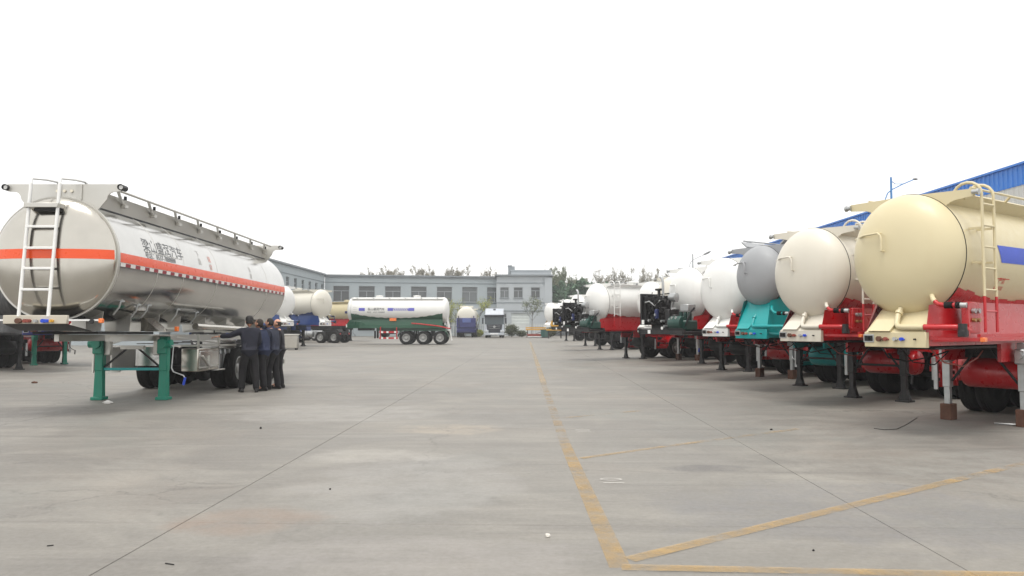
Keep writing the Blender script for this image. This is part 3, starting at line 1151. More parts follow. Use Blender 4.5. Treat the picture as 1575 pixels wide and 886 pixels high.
def skirt_mb(side, y_end, sag, zb=1.45, step=0.30, xb=0.60, crenel=0.028, af=-50, top0=-33):
    """painted side plate: lies on the tank shell at its top edge, hangs down to the chassis"""
    mb = MB()
    rows = []
    ys = [0.04, 0.25, 0.462]
    y = Y_SEAM + 0.02
    cuts = []
    k = 0
    while y < y_end:
        cuts += [(y, k % 2), (min(y + step - 0.012, y_end), k % 2)]
        y += step
        k += 1
    secs = []
    a_f = R(af)
    ft = (math.cos(a_f) * (TR + .008), TZ + math.sin(a_f) * (TR + .008))
    for yy, up in cuts:
        t = (yy - Y_SEAM) / (y_end - Y_SEAM)
        top = max(R(af + 4), R(top0) - sag * 4 * t * (1 - t)) + (crenel / TR if up else 0.0)
        xbb = 0.52 + (xb - 0.52) * min(1, max(0, (yy - 0.4) / 0.6))
        sec = []
        for j in range(6):
            a = top + (a_f - top) * j / 5
            sec.append((math.cos(a) * (TR + .008) * side, yy, TZ + math.sin(a) * (TR + .008)))
        for j in range(1, 4):
            f = j / 3
            sec.append(((ft[0] + (xbb - ft[0]) * f) * side, yy, ft[1] + (zb - ft[1]) * f))
        secs.append(sec)
    n = len(secs[0])
    vs = [p for s in secs for p in s]
    fs = []
    for i in range(len(secs) - 1):
        for j in range(n - 1):
            a = i * n + j
            fs.append((a, a + 1, a + n + 1, a + n))
    mb.add(vs, fs)
    # front wing of the plate, from the apron edge back to the shell
    s0 = secs[0]
    x0 = 0.485 * side
    mb.add([(x0, 0.03, zb), (x0, 0.03, 1.50), (0.42 * side, 0.25, s0[5][2] - 0.05), s0[5], s0[6], s0[7], s0[8]], [(0, 1, 2, 3, 4, 5, 6)])
    return mb


def wing_mb(tip=1.02, ztop=TZ + TR - 0.03, inner=0.5):
    pts = [(-tip, ztop - 0.10), (-tip, ztop)]
    pts += [(0, ztop + 0.02), (tip, ztop), (tip, ztop - 0.10)]
    for i in range(6):                      # concave cut under the tip
        a = i / 5 * math.pi / 2
        x = inner + 0.05 + (tip - inner - 0.25) * (1 - math.sin(a))
        z = ztop - 0.12 - (0.16) * (1 - math.cos(a))
        pts.append((x, z))
    pts.append((inner, TZ + (TR ** 2 - inner ** 2) ** .5 - 0.03))
    pts.append((-inner, TZ + (TR ** 2 - inner ** 2) ** .5 - 0.03))
    for i in range(5, -1, -1):
        a = i / 5 * math.pi / 2
        x = inner + 0.05 + (tip - inner - 0.25) * (1 - math.sin(a))
        z = ztop - 0.12 - (0.16) * (1 - math.cos(a))
        pts.append((-x, z))
    return MB().prism(pts, 'y', 0, 0.03)


def ladder(t, x, y0, y1, ztop, zbot, mat, matlow, zsplit, hoop=True):
    """side ladder: stiles with hoops over the tank edge, every rung its own piece"""
    mb = MB()
    for yy in (y0, y1):
        path = []
        if hoop:
            for i in range(9):
                a = math.pi * i / 8
                path.append((x - 0.21 + 0.21 * math.cos(math.pi - a), yy, ztop + 0.02 + 0.18 * math.sin(a)))
        path += [(x, yy, ztop), (x, yy, zsplit)]
        mb.tube(path, 0.022, 8)
    la = mb.build("ladder", mat, t)
    for yy in (y0, y1):
        MB().tube([(x, yy, zsplit), (x, yy, zbot)], 0.022, 8).build("lower_stile", matlow, la)
    z = ztop - 0.12
    while z > zbot + 0.1:
        cached(("rung", round(y1 - y0, 2)), lambda: MB().tube([(0, 0, 0), (0, y1 - y0, 0)], 0.016, 6), "rung", mat if z > zsplit else matlow, la, loc=(x, y0, z))
        z -= 0.30
    for z in (ztop - 0.45, TZ - 0.15):
        MB().bar((x, (y0 + y1) / 2 - 0.12, z), (0.85, (y0 + y1) / 2 - 0.12, z), 0.03).bar((x, (y0 + y1) / 2 + 0.12, z), (0.85, (y0 + y1) / 2 + 0.12, z), 0.03).build("bracket", mat, la)


def engine_skid(t, far=False):
    had = set(t.children)
    """diesel engine, drive and air compressor on a frame across the trailer's nose"""
    e = MB().box(-1.12, 1.12, -0.92, 0.0, 1.30, 1.40, 0.01).box(-1.1, 1.1, -0.9, -0.82, 1.4, 1.47).box(-1.1, 1.1, -0.1, -0.02, 1.4, 1.47).build("engine_frame", M("black"), t)
    rad = MB().box(-1.1, -1.0, -0.85, -0.1, 1.55, 2.42, 0.01).box(-1.0, -0.86, -0.78, -0.17, 1.62, 2.36, 0.02).build("radiator", M("grille"), t)
    MB().box(-1.11, -1.101, -0.82, -0.13, 1.62, 2.36).build("radiator_core", M("dark"), rad)
    b = MB().box(-0.84, -0.05, -0.66, -0.24, 1.58, 2.05, 0.04).box(-0.78, -0.1, -0.6, -0.3, 2.05, 2.28, 0.05)
    b.box(-0.82, -0.1, -0.6, -0.3, 1.42, 1.58, 0.03)
    for k in range(4):
        b.tube([(-0.68 + k * 0.17, -0.66, 1.92), (-0.68 + k * 0.17, -0.78, 1.96), (-0.68 + k * 0.17, -0.78, 2.12)], 0.035, 8)
    b.tube([(-0.74, -0.78, 2.12), (-0.05, -0.78, 2.12)], 0.05, 8)
    b.build("engine_block", M("dark"), t)
    d = MB()
    for k in range(4):
        d.box(-0.74 + k * 0.17, -0.62 + k * 0.17, -0.57, -0.33, 2.28, 2.36, 0.02)
    d.tube([(-0.5, -0.5, 2.36), (-0.5, -0.5, 2.52)], 0.05, 10).box(-0.62, -0.38, -0.6, -0.4, 2.5, 2.56, 0.02)
    d.lathe([(0.0005, 0), (0.14, 0), (0.14, 0.09), (0.0005, 0.09)], 'x', (-0.05, -0.45, 2.12), 16)
    d.build("cylinder_head", M("black"), t)
    ex = MB().tube([(-0.3, -0.5, 2.3), (-0.3, -0.5, 2.72), (-0.34, -0.5, 2.84), (-0.42, -0.5, 2.88)], 0.045, 10)
    ex.build("exhaust_pipe", M("steel"), t)
    MB().lathe([(0.0005, -0.18), (0.11, -0.18), (0.12, -0.1), (0.12, 0.14), (0.0005, 0.16)], 'x', (0.14, -0.42, 2.3), 14).tube([(0.1, -0.42, 2.2), (0.02, -0.42, 1.95), (-0.1, -0.42, 1.9)], 0.06, 8).build("air_filter", M("steel"), t)
    MB().lathe([(0.06, 0), (0.08, 0.02), (0.08, 0.24), (0.06, 0.26), (0.0005, 0.26)], 'z', (-0.32, -0.78, 1.72), 12).build("oil_filter", plain("dark_blue_filter", (34, 44, 92), 0.4), t)
    MB().box(0.0, 0.2, -0.72, -0.2, 1.44, 1.98, 0.02).box(0.2, 0.42, -0.66, -0.3, 1.5, 1.84, 0.04).build("clutch_housing", M("black"), t)
    c = MB().box(0.42, 1.02, -0.72, -0.16, 1.4, 1.68, 0.04)
    c.lathe([(0.0005, -0.02), (0.17, 0.0), (0.19, 0.05), (0.19, 0.5), (0.17, 0.55), (0.0005, 0.57)], 'x', (0.3, -0.72, 1.6), 16)
    c.build("compressor", M("compressor"), t)
    cy = MB()
    for k in range(3):
        cx = 0.52 + k * 0.2
        for j in range(5):
            cy.lathe([(0.05, 0), (0.085, 0), (0.085, 0.022), (0.05, 0.022)], 'z', (cx, -0.45, 1.69 + j * 0.035), 12)
        cy.tube([(cx, -0.45, 1.68), (cx, -0.45, 1.9)], 0.06, 10)
    cy.build("compressor_cylinder", M("compressor"), t)
    MB().box(0.52, 0.9, -0.5, -0.14, 1.92, 2.1, 0.01).build("intake_box", M("steel"), t)
    rg = random.Random(5)
    cl = MB()
    for k in range(26):
        x, z = rg.uniform(-0.82, 0.0), rg.uniform(1.5, 2.3)
        q = rg.random()
        if q < .4:
            cl.box(x, x + rg.uniform(.05, .13), -0.80 - rg.uniform(0, .07), -0.62, z, z + rg.uniform(.04, .12), .008)
        elif q < .7:
            cl.tube([(x, -0.84, z), (x, -0.66, z)], rg.uniform(.025, .06), 10)
        else:
            cl.tube([(x, -0.82, z), (x + rg.uniform(-.15, .15), -0.86, z + .1), (x + rg.uniform(-.25, .25), -0.8, z + rg.uniform(.1, .25))], .014, 6)
    tag(cl.build("engine_fittings", M("dark"), t), kind="stuff")
    cl = MB()
    for k in range(9):
        x, z = rg.uniform(-0.8, 0.9), rg.uniform(1.48, 2.2) if k < 6 else rg.uniform(1.45, 1.7)
        cl.tube([(x, -0.88, z), (x, -0.70, z)], rg.uniform(.018, .04), 8)
    cl.tube([(-.84, -.84, 2.18), (-.6, -.86, 2.2), (-.4, -.8, 2.08), (-.1, -.84, 2.22)], .02, 6)
    tag(cl.build("pipe_fittings", M("steel"), t), kind="stuff")
    MB().lathe([(0.03, 0), (.13, 0), (.14, .02), (.14, .05), (.03, .06)], 'x', (-0.85, -0.62, 1.75), 18).lathe([(0.03, 0), (.08, 0), (.09, .02), (.09, .05), (.03, .06)], 'x', (-0.85, -0.66, 2.05), 18).build("pulley", M("dark"), t)
    MB().box(-1.08, 1.08, -.94, -.921, 1.48, 1.50).bar((-1.06, -.93, 1.3), (-1.06, -.93, 1.5), .03).bar((1.06, -.93, 1.3), (1.06, -.93, 1.5), .03).build("guard_rail", M("black"), t)
    for (px, pz, w, h) in ((-0.92, 1.62, 0.12, 0.15), (-0.62, 1.32, 0.13, 0.12)):
        MB().box(px, px + w, -0.936, -0.924, pz, pz + h).build("data_plate", M("white_plain"), t)
    MB().tube([(0.1, -0.93, 1.5), (0.1, -0.95, 1.5)], 0.05, 14).build("gauge", M("white_plain"), t)
    MB().tube([(0.95, -0.6, 1.42), (0.95, -0.7, 1.5), (1.02, -0.7, 1.62), (1.02, -0.5, 1.9), (0.98, -0.3, 2.0)], 0.03, 8).tube([(-0.8, -0.3, 2.3), (-0.9, -0.3, 2.4), (-0.3, -0.2, 2.42), (0.1, -0.2, 2.2)], 0.022, 6).build("hose", M("grille"), t)
    for o in t.children:
        if o not in had and o.name.split(".")[0] not in ("engine_frame", "guard_rail", "data_plate", "gauge"):
            o.scale = (1, 1, 1.2)
            o.location.z = -1.3 * 0.2


def cement_trailer(label, loc, rz, upper, lower, beam=None, legs="flare", legmat=None, scale=1.0, engine=False, rear=8.0, axles=(4.55, 5.85, 7.15),
                   group="tank trailers parked nose-out on the right", near=2, sag=0.40, ladder_side=1, rail=True, name="tank_trailer", grab=True, guard=True,
                   mud=None, pipes=True, leg_y=2.75, leg_hx=0.64, apron=True, wingm=None, gear=True, chas=None, tr=0.90, tz=2.63, q=0.9, xb=0.70, af=-50, zb=1.36, top0=-33):
    global TR, TZ
    TR, TZ = tr, tz
    ch = M(chas or lower)
    t = empty(name, label, "trailer", loc, rz, group, scale)
    t.scale = (scale * q, scale, scale)
    up, lo = M(upper), M(lower)
    bm_ = M(beam or upper)
    n = 72 if near >= 2 else 40
    # --- tank
    sh = cached(("shell", rear, n), lambda: MB().lathe([(TR, Y_SEAM), (TR, Y_SEAM + 2), (TR, rear)], 'y', (0, 0, TZ), n), "tank_shell", up, t)
    cached(("dish", n), lambda: MB().lathe(dish_profile(TR, 0.40), 'y', (0, Y_SEAM, TZ), n), "front_dish", up, t)
    cached(("rdish", rear, n), lambda: MB().lathe([(r_, -h) for r_, h in dish_profile(TR, 0.40)], 'y', (0, rear, TZ), n), "rear_dish", up, t)
    if near >= 1:
        cached(("seam", n), lambda: MB().lathe([(TR - 0.003, -0.006), (TR + 0.007, -0.006), (TR + 0.007, 0.006), (TR - 0.003, 0.006)], 'y', (0, Y_SEAM, TZ), n), "seam_ring", M("dark"), t)
        cached(("seamr", rear, n), lambda: MB().lathe([(TR - 0.003, -0.012), (TR + 0.009, -0.012), (TR + 0.009, 0.012), (TR - 0.003, 0.012)], 'y', (0, rear, TZ), n), "weld_band", up, t)
    for s in (-1, 1):
        cached(("skirt", s, rear, sag, xb, af, zb, top0), lambda: skirt_mb(s, rear - 0.05, sag, zb=zb, xb=xb, af=af, top0=top0), "side_skirt", lo, t, angle=25)
    # --- nose
    ZA = TZ - math.sqrt(TR ** 2 - 0.41 ** 2) + 0.05
    if apron:
        ap = cached("apron", lambda: MB().add([(-0.48, 0.02, 1.50), (0.48, 0.02, 1.50), (0.41, 0.42, ZA), (-0.41, 0.42, ZA),
                                               (-0.48, 0.05, 1.47), (0.48, 0.05, 1.47), (0.41, 0.5, ZA + .03), (-0.41, 0.5, ZA + .03)],
                                              [(0, 1, 2, 3), (3, 2, 6, 7), (0, 3, 7, 4), (1, 5, 6, 2)]), "apron_plate", bm_, t, angle=20)
        if not engine:
            cached("hatchp", lambda: MB().add([(-0.43, -0.03, 1.515), (-0.06, -0.03, 1.515), (0.0, 0.14, 1.685), (-0.37, 0.14, 1.685),
                                               (-0.43, 0.02, 1.503), (-0.06, 0.02, 1.503), (0.0, 0.19, 1.665), (-0.37, 0.19, 1.665)],
                                              [(0, 1, 2, 3), (0, 4, 5, 1), (1, 5, 6, 2), (2, 6, 7, 3), (3, 7, 4, 0)]), "hatch_plate", bm_, ap, angle=20)
    fb = cached("beam", lambda: MB().box(-BH, BH, 0.0, 0.09, 1.28, 1.50, 0.008), "front_beam", bm_, t)
    if not engine and near >= 1:
        cached("sock0", lambda: MB().box(-0.51, -0.33, -0.012, -0.001, 1.345, 1.465, 0.004), "socket_plate", M("steel"), fb)
        cached("sock1", lambda: MB().box(-0.49, -0.35, -0.02, -0.0125, 1.365, 1.445, 0.003).tube([(-0.42, -0.02, 1.41), (-0.42, -0.05, 1.41)], 0.025, 8), "socket", M("dark"), fb)
        for (cx, mt, rr) in ((-0.24, "brown", .04), (-0.13, "rust", .028), (0.02, "steel", .028), (0.13, "bluegrip", .026), (0.34, "dark", .012)):
            cached(("conn", rr), lambda: MB().tube([(0, 0, 0), (0, -0.05, 0)], rr, 10).tube([(rr * .8, -0.02, 0), (rr * 2.0, -0.035, -0.01)], rr * .5, 6), "connector", M(mt), fb, loc=(cx, -0.001, 1.40))
    for s in (-1, 1):
        cached(("rail", s, rear), lambda: MB().box(min(s * BH, s * (BH - .06)), max(s * BH, s * (BH - .06)), 0.092, 2.3, 1.305, 1.448).box(min(s * BH, s * (BH - .06)), max(s * BH, s * (BH - .06)), 2.3, rear + 0.1, 1.02, 1.448), "chassis_rail", ch, t)
    cached("kingdeck", lambda: MB().box(-0.478, 0.478, 0.3, 2.2, 1.25, 1.28), "coupler_plate", M("dark"), t)
    for yc in (3.0, rear - 1.8, rear - 0.3):
        cached("xmember", lambda: MB().box(-0.47, 0.47, 0, 0.1, 1.05, 1.4), "cross_member", M("dark"), t, loc=(0, yc, 0))
    if gear:
        landing_gear(t, leg_y, leg_hx, legs, legmat or M("black"), 1.32)
    # --- running gear
    for ya in axles:
        MB().tube([(-0.8, ya, 0.505), (0.8, ya, 0.505)], 0.075, 10).build("axle", M("dark"), t)
        for s in (-1, 1):
            wheel(t, s * 1.02, ya, s)
            wheel(t, s * 0.70, ya, s, rim=False)
            cached("spring", lambda: MB().box(-0.04, 0.04, -0.5, 0.5, 0.6, 0.66).box(-0.045, 0.045, -0.08, 0.08, 0.56, 0.74).box(-0.05, 0.05, -0.58, -0.5, 0.62, 1.02).box(-0.05, 0.05, 0.5, 0.58, 0.62, 1.02), "leaf_spring", M("dark"), t, loc=(s * 0.46, ya, 0))
    if near >= 1:
        a0, a1 = axles[0] - 0.62, axles[-1] + 0.62
        pts = []
        for i in range(7):
            a = math.pi - math.pi / 2 * i / 6
            pts.append((a0 + 0.5 + 0.5 * math.cos(a), 0.62 + 0.46 * math.sin(a)))
        for i in range(7):
            a = math.pi / 2 - math.pi / 2 * i / 6
            pts.append((a1 - 0.5 + 0.5 * math.cos(a), 0.62 + 0.46 * math.sin(a)))
        inner = [(p[0] + (0.01 if i < 7 else -0.01), p[1] - 0.03) for i, p in enumerate(pts)]
        for s in (-1, 1):
            g = MB()
            for i in range(len(pts) - 1):
                g.prism([pts[i], pts[i + 1], inner[i + 1], inner[i]], 'x', *sorted((s * 0.56, s * 1.17)))
            g.build("mudguard", M(mud or chas or lower), t, angle=30)
    # --- belly hopper and air tank; farther trailers get under-chassis shade as dark colour
    cached(("reservoir", leg_y), lambda: MB().lathe([(0.0005, -0.62), (0.16, -0.61), (0.24, -0.57), (0.265, -0.5), (0.265, 0.6), (0.24, 0.67), (0.16, 0.71), (0.0005, 0.72)], 'x', (0, leg_y + 0.55, 0.80), 28), "air_reservoir", ch if near >= 2 else M("dark"), t)
    cached(("belly", leg_y), lambda: MB().prism([(-.46, 1.30), (.46, 1.30), (.30, 1.0), (.12, .78), (-.12, .78), (-.30, 1.0)], 'y', leg_y + 0.9, leg_y + 1.4), "discharge_hopper", ch if near >= 2 else M("dark"), t, angle=20)
    if guard and near >= 1:
        for s in (-1, 1):
            cached(("guard", s), lambda: MB().box(*sorted((s * 1.06, s * 1.10)), 3.2, 3.95, 0.80, 0.90).box(*sorted((s * 1.06, s * 1.10)), 3.2, 3.95, 0.50, 0.60).bar((s * 1.04, 3.3, 0.5), (s * 1.04, 3.3, 1.05), .04).bar((s * 1.04, 3.85, 0.5), (s * 1.04, 3.85, 1.05), .04).bar((s * 1.04, 3.3, 1.04), (s * .47, 3.3, 1.1), .04).bar((s * 1.04, 3.85, 1.04), (s * .47, 3.85, 1.1), .04), "side_guard", ch, t)
            cached(("guardend", s), lambda: MB().box(*sorted((s * 1.04, s * 1.12)), 3.15, 3.195, 0.46, 0.94, 0.005), "guard_end", M("steel"), t)
    # --- roof
    wm = M(wingm or upper)
    cached("wing", wing_mb, "wing_plate", wm, t, loc=(0, Y_SEAM + 0.04, 0), angle=20)
    for s in (-1, 1):
        cached(("wl", s), lambda: MB().tube([(s * 1.0, Y_SEAM + 0.02, TZ + TR - 0.08), (s * 1.07, Y_SEAM + 0.02, TZ + TR - 0.085)], 0.035, 10).tube([(s * 1.07, Y_SEAM + 0.02, TZ + TR - 0.085), (s * 1.10, Y_SEAM + 0.02, TZ + TR - 0.087)], 0.045, 10), "wing_lamp", M("steel"), t)
    if near >= 1:
        for s in (-1, 1):
            cached(("coam", s, rear), lambda: MB().add([(s * 0.52, Y_SEAM + .07, TZ + .75), (s * 0.70, Y_SEAM + .07, TZ + .88), (s * 0.72, Y_SEAM + .07, TZ + .86), (s * 0.54, Y_SEAM + .07, TZ + .72),
                                                  (s * 0.52, rear, TZ + .75), (s * 0.70, rear, TZ + .88), (s * 0.72, rear, TZ + .86), (s * 0.54, rear, TZ + .72)],
                                                 [(0, 1, 2, 3), (4, 7, 6, 5), (0, 4, 5, 1), (1, 5, 6, 2), (2, 6, 7, 3), (3, 7, 4, 0)]), "walkway_edge", wm, t, angle=20)
            if rail:
                def hr():
                    mb = MB().tube([(s * 0.84, Y_SEAM + 0.3, TZ + 0.93), (s * 0.84, rear - 0.1, TZ + 0.93)], 0.018, 6)
                    y = Y_SEAM + 0.5
                    while y < rear:
                        mb.bar((s * 0.7, y, TZ + 0.86), (s * 0.84, y - 0.12, TZ + 0.93), 0.03)
                        y += 1.2
                    return mb
                cached(("hr", s, rear), hr, "folded_handrail", M("steel") if near < 2 else wm, t)
        for yy in (rear * 0.33, rear * 0.72):
            cached("man", lambda: MB().lathe([(0.27, 0), (0.27, 0.11), (0.30, 0.12), (0.30, 0.16), (0.1, 0.19), (0.0005, 0.19)], 'z', (0, 0, 0), 20), "manhole", wm, t, loc=(0, yy, TZ + TR - 0.03))
    # --- grab rail on the dish
    if grab and near >= 1:
        def gr():
            pts = [(-0.86, 0.30), (-0.5, 0.31), (-0.24, 0.32), (-0.19, 0.28), (-0.17, 0.2), (-0.17, 0.05)]
            p3 = [(x, Y_SEAM + dish_y(x, z, TR, 0.40) - 0.07, TZ + z) for x, z in pts]
            mb = MB().tube(p3, 0.017, 8)
            for i in (0, 2, 5):
                mb.tube([p3[i], (p3[i][0], p3[i][1] + 0.08, p3[i][2])], 0.014, 6)
            return mb
        cached("grab", gr, "grab_rail", up, t)
    # --- side ladder
    if near >= 1 and ladder_side:
        ladder(t, 1.08 * ladder_side, 0.58, 0.94, TZ + TR - 0.12, 1.5, up, lo, 2.0)
    # --- discharge piping at the nose
    if pipes and not engine and near >= 1:
        cached("pipe0", lambda: MB().tube([(-0.02, 0.24, 1.84), (-0.02, 0.16, 1.74), (0.0, 0.08, 1.62), (0.05, 0.04, 1.575), (0.14, 0.02, 1.57), (0.46, 0.02, 1.57)], 0.042, 12).tube([(-0.02, 0.2, 1.79), (-0.02, 0.17, 1.755)], 0.06, 12), "nose_pipe", bm_, t)
        cached("pipe1", lambda: MB().tube([(0.46, 0.02, 1.57), (0.86, 0.1, 1.57), (0.94, 0.13, 1.57), (0.98, 0.2, 1.55), (0.98, 0.3, 1.52)], 0.042, 12), "cross_pipe", lo, t)
        cached("pipe2", lambda: MB().tube([(0.98, 0.12, 1.62), (0.98, 0.12, 1.46)], 0.062, 12).box(0.93, 1.03, 0.06, 0.2, 1.44, 1.53, 0.01), "valve", M("black"), t)
        cached("pipe3", lambda: MB().tube([(0.46, 0.26, 2.03), (0.52, 0.18, 1.97), (0.56, 0.16, 1.93)], 0.037, 10), "elbow", bm_, t)
        cached("pipe4", lambda: MB().tube([(0.56, 0.16, 1.93), (0.62, 0.15, 1.89), (0.72, 0.15, 1.875), (1.0, 0.2, 1.87)], 0.033, 10).bar((1.0, 0.24, 1.88), (1.0, 0.24, 1.45), 0.035), "upper_pipe", lo, t)
        cached("pipe5", lambda: MB().tube([(0.71, 0.15, 1.875), (0.82, 0.168, 1.875)], 0.047, 12).tube([(0.86, 0.175, 1.873), (0.92, 0.186, 1.872)], 0.047, 12), "rubber_coupling", M("rubber"), t)
        cached("pipe6", lambda: MB().tube([(0.92, 0.186, 1.872), (1.01, 0.2, 1.87)], 0.038, 12), "pipe_end", M("steel"), t)
        cached("sidebar", lambda: MB().bar((0.47, 0.12, 1.41), (1.12, 0.45, 1.40), 0.05, 0.04).bar((1.12, 0.45, 1.40), (1.14, 2.4, 1.42), 0.04).bar((1.02, 0.5, 1.45), (1.10, 2.4, 1.46), 0.05), "step_rail", lo, t)
        cached("mark", lambda: MB().box(1.10, 1.17, 0.36, 0.44, 1.37, 1.43, 0.006), "marker_lamp", M("orange"), t)
    if near >= 2:
        cached("hose0", lambda: MB().tube([(-0.24, 0.06, 1.27), (-0.22, 0.2, 1.12), (-0.1, 0.5, 1.06), (0.05, 0.9, 1.12), (0.1, 1.4, 1.2)], 0.012, 6), "air_hose", M("rubber"), t)
        cached("hose1", lambda: MB().tube([(0.3, 0.5, 1.24), (0.34, 0.8, 1.05), (0.38, 1.3, 0.98), (0.36, 1.8, 1.1), (0.3, 2.1, 1.2)], 0.011, 6), "air_hose", M("rust"), t)
        cached("hose2", lambda: MB().tube([(-0.36, 0.8, 1.24), (-0.40, 1.2, 1.02), (-0.3, 1.7, 0.97), (-0.34, 2.2, 1.15)], 0.010, 6), "cable", M("rubber"), t)
    # --- rear
    cached(("rearb", rear), lambda: MB().box(-1.1, 1.1, rear + 0.12, rear + 0.22, 0.55, 0.67, 0.01).box(-1.12, 1.12, rear + 0.11, rear + 0.2, 1.0, 1.14, 0.01).bar((-0.43, rear + 0.15, 0.67), (-0.43, rear + 0.15, 1.0), .07).bar((0.43, rear + 0.15, 0.67), (0.43, rear + 0.15, 1.0), .07), "rear_bumper", ch, t)
    if engine:
        engine_skid(t)
    return t


A = R(-55)
SILV = M("steel")
r2 = cement_trailer("large cream tank trailer with red chassis, nearest on the right", (5.50, 10.97, 0), A, "cream", "red", legs="silver", legmat=SILV)
r3 = cement_trailer("beige tank trailer with red chassis, second from the right edge", (5.61, 14.85, 0), A, "beige", "red", legs="flare")
r4 = cement_trailer("grey primed tank trailer with turquoise chassis and apron", (5.67, 18.1, 0), A, "grey", "teal", beam="teal", legs="flare", tr=0.73, tz=2.79)
r5 = cement_trailer("white tank trailer with white apron, directly left of the grey tank", (5.75, 21.6, 0), A, "white", "red", beam="white", legs="silver", legmat=SILV)
r6 = cement_trailer("white tank trailer with black engine and green compressor on its nose", (5.55, 25.15, 0), A, "white", "red", engine=True, legs="flare", near=1)
r7 = cement_trailer("off-white tank trailer mostly hidden behind the black engine and the white tank", (5.99, 29.75, 0), A, "offwhite", "red", beam="white", legs="flare", near=1)
r8 = cement_trailer("white tank trailer with white beam, just left of the black engine", (5.82, 33.4, 0), A, "white", "red", beam="white", legs="silver", legmat=SILV, near=1)
r9 = cement_trailer("white tank trailer with red skirt, ladder and a black engine, in the far group", (3.6, 34.9, 0), A, "white", "red", engine=True, legs="flare", near=1)
r10 = cement_trailer("white tank trailer with black engine at the far end of the right row", (3.83, 47.9, 0), A, "white", "black", engine=True, legs="flare", near=1)
r11 = cement_trailer("white tank trailer with only its legs showing at the far end of the row", (3.75, 56.9, 0), A, "white", "red", legs="flare", near=0)
r12 = cement_trailer("small plain white tank trailer alone at the very end of the right row", (3.45, 75.4, 0), A, "white", "yellow", chas="black", legs="flare", near=0, scale=1.08)
TR, TZ = 0.90, 2.63

# film, gauges and lettering on the nearest tank
wrap_patch([(1.42, R(9)), (2.4, R(9)), (2.56, R(-7)), (1.54, R(-7))], TR, TZ, M("decal"), r2, "blue_decal", 0.005)
wrap_text("严禁", 0.11, 1.58, R(-27), TR, TZ, M("inkred"), r2)
wrap_text("攀爬踩踏", 0.075, 1.52, R(-34), TR, TZ, M("inkred"), r2)
wrap_patch([(1.48, R(-22)), (1.92, R(-22)), (1.92, R(-22.8)), (1.48, R(-22.8))], TR, TZ, M("inkred"), r2, "red_rule", 0.005)
for tr_ in (r2, r3):
    for k in range(2):
        for j in range(2):
            MB().tube([(0, 0, 0), (0.05, 0, 0)], 0.036 if j == 0 else 0.028, 12).build("pressure_gauge" if j == 0 else "brass_valve", M("steel") if j == 0 else M("brass"), tr_, loc=(0.84, 0.70 + 0.13 * k, 1.80 - 0.13 * j))
    MB().box(0.72, 0.835, 0.60, 0.94, 1.48, 1.93, 0.01).build("gauge_panel", M("red"), tr_)

# ------------------------------------------------------------------ left row (noses to the right)
LG = "tank trailers parked nose-out on the left"
l2 = cement_trailer("dark tank trailer half out of frame behind the aluminium tanker, on black legs", (-15.8, 25.4, 0), R(55), "black", "black", chas="black", beam="navy", legs="flare", near=1, group=LG, ladder_side=0)
l3 = cement_trailer("red-bellied tank trailer on green legs, hidden behind the aluminium tanker", (-16.4, 29.2, 0), R(55), "white", "red", legs="square", legmat=M("leggreen"), near=2, pipes=False, group=LG, ladder_side=0)
l4 = cement_trailer("white tank trailer with white apron showing past the aluminium tanker's tail", (-14.9, 50.5, 0), R(55), "white", "blue", beam="white", legs="flare", near=1, group=LG, scale=1.2, ladder_side=0)
l5 = cement_trailer("off-white tank trailer with deep blue skirt, left of the green tanker's tractor", (-13.7, 56.0, 0), R(55), "offwhite", "blue", beam="white", legs="flare", near=1, group=LG, scale=1.2, ladder_side=0)
l6 = cement_trailer("cream tank trailer with red skirt glimpsed behind the green tanker's nose", (-14.2, 75.0, 0), R(55), "cream", "red", chas="black", guard=False, legs="flare", near=1, group=LG, scale=1.12, ladder_side=0)
_m = Matrix.Scale(-1, 4, (1, 0, 0))
d6 = MB().grid(lambda u, v: (-(TR + .005) * math.cos(R(2 - 14 * v)), 1.5 + 0.55 * u, TZ + (TR + .005) * math.sin(R(2 - 14 * v))), 4, 4).build("dark_decal", M("navy"), l6)

# ------------------------------------------------------------------ green and white tanker, side on
gt = cement_trailer("white tanker with scalloped dark green belly standing side-on in the middle", (-13.75, 63.6, 0), R(-90), "white", "green", legs="flare", near=1, group="tankers standing in the middle distance",
                    scale=1.1, q=1.0, tr=0.97, tz=2.58, xb=0.84, af=-46, zb=1.22, top0=-15, rear=7.35, axles=(4.62, 5.88, 7.14), sag=0.42, ladder_side=0, guard=False, mud="green", name="green_tanker", leg_y=2.35, gear=False, engine=False, pipes=False)
wrap_patch([(1.05, R(9)), (1.5, R(9)), (1.5, R(-4)), (1.05, R(-4))], TR, TZ, M("bluevinyl"), gt, "blue_decal", 0.006)
wrap_patch([(3.2, R(9)), (3.62, R(9)), (3.62, R(-4)), (3.2, R(-4))], TR, TZ, M("bluevinyl"), gt, "blue_decal", 0.006)
wrap_patch([(4.75, R(9)), (5.2, R(9)), (5.2, R(-4)), (4.75, R(-4))], TR, TZ, M("bluevinyl"), gt, "blue_decal", 0.006)
for k in range(7):          # plaited band
    y = 3.62 + k * 0.162
    wrap_patch([(y, R(8)), (y + 0.09, R(8)), (y + 0.2, R(-3)), (y + 0.11, R(-3))], TR, TZ, M("bluevinyl"), gt, "band_link", 0.006, 3)
    wrap_patch([(y + 0.10, R(8)), (y + 0.13, R(8)), (y + 0.02, R(-3)), (y - 0.01, R(-3))], TR, TZ, M("inkpale"), gt, "band_link", 0.009, 3)
wrap_text("梁山盛润汽车", 0.21, 1.72, R(-1), TR, TZ, M("ink"), gt, bold=0.004)
wrap_text("电话：0537-7888888", 0.15, 1.66, R(-13), TR, TZ, M("ink"), gt)
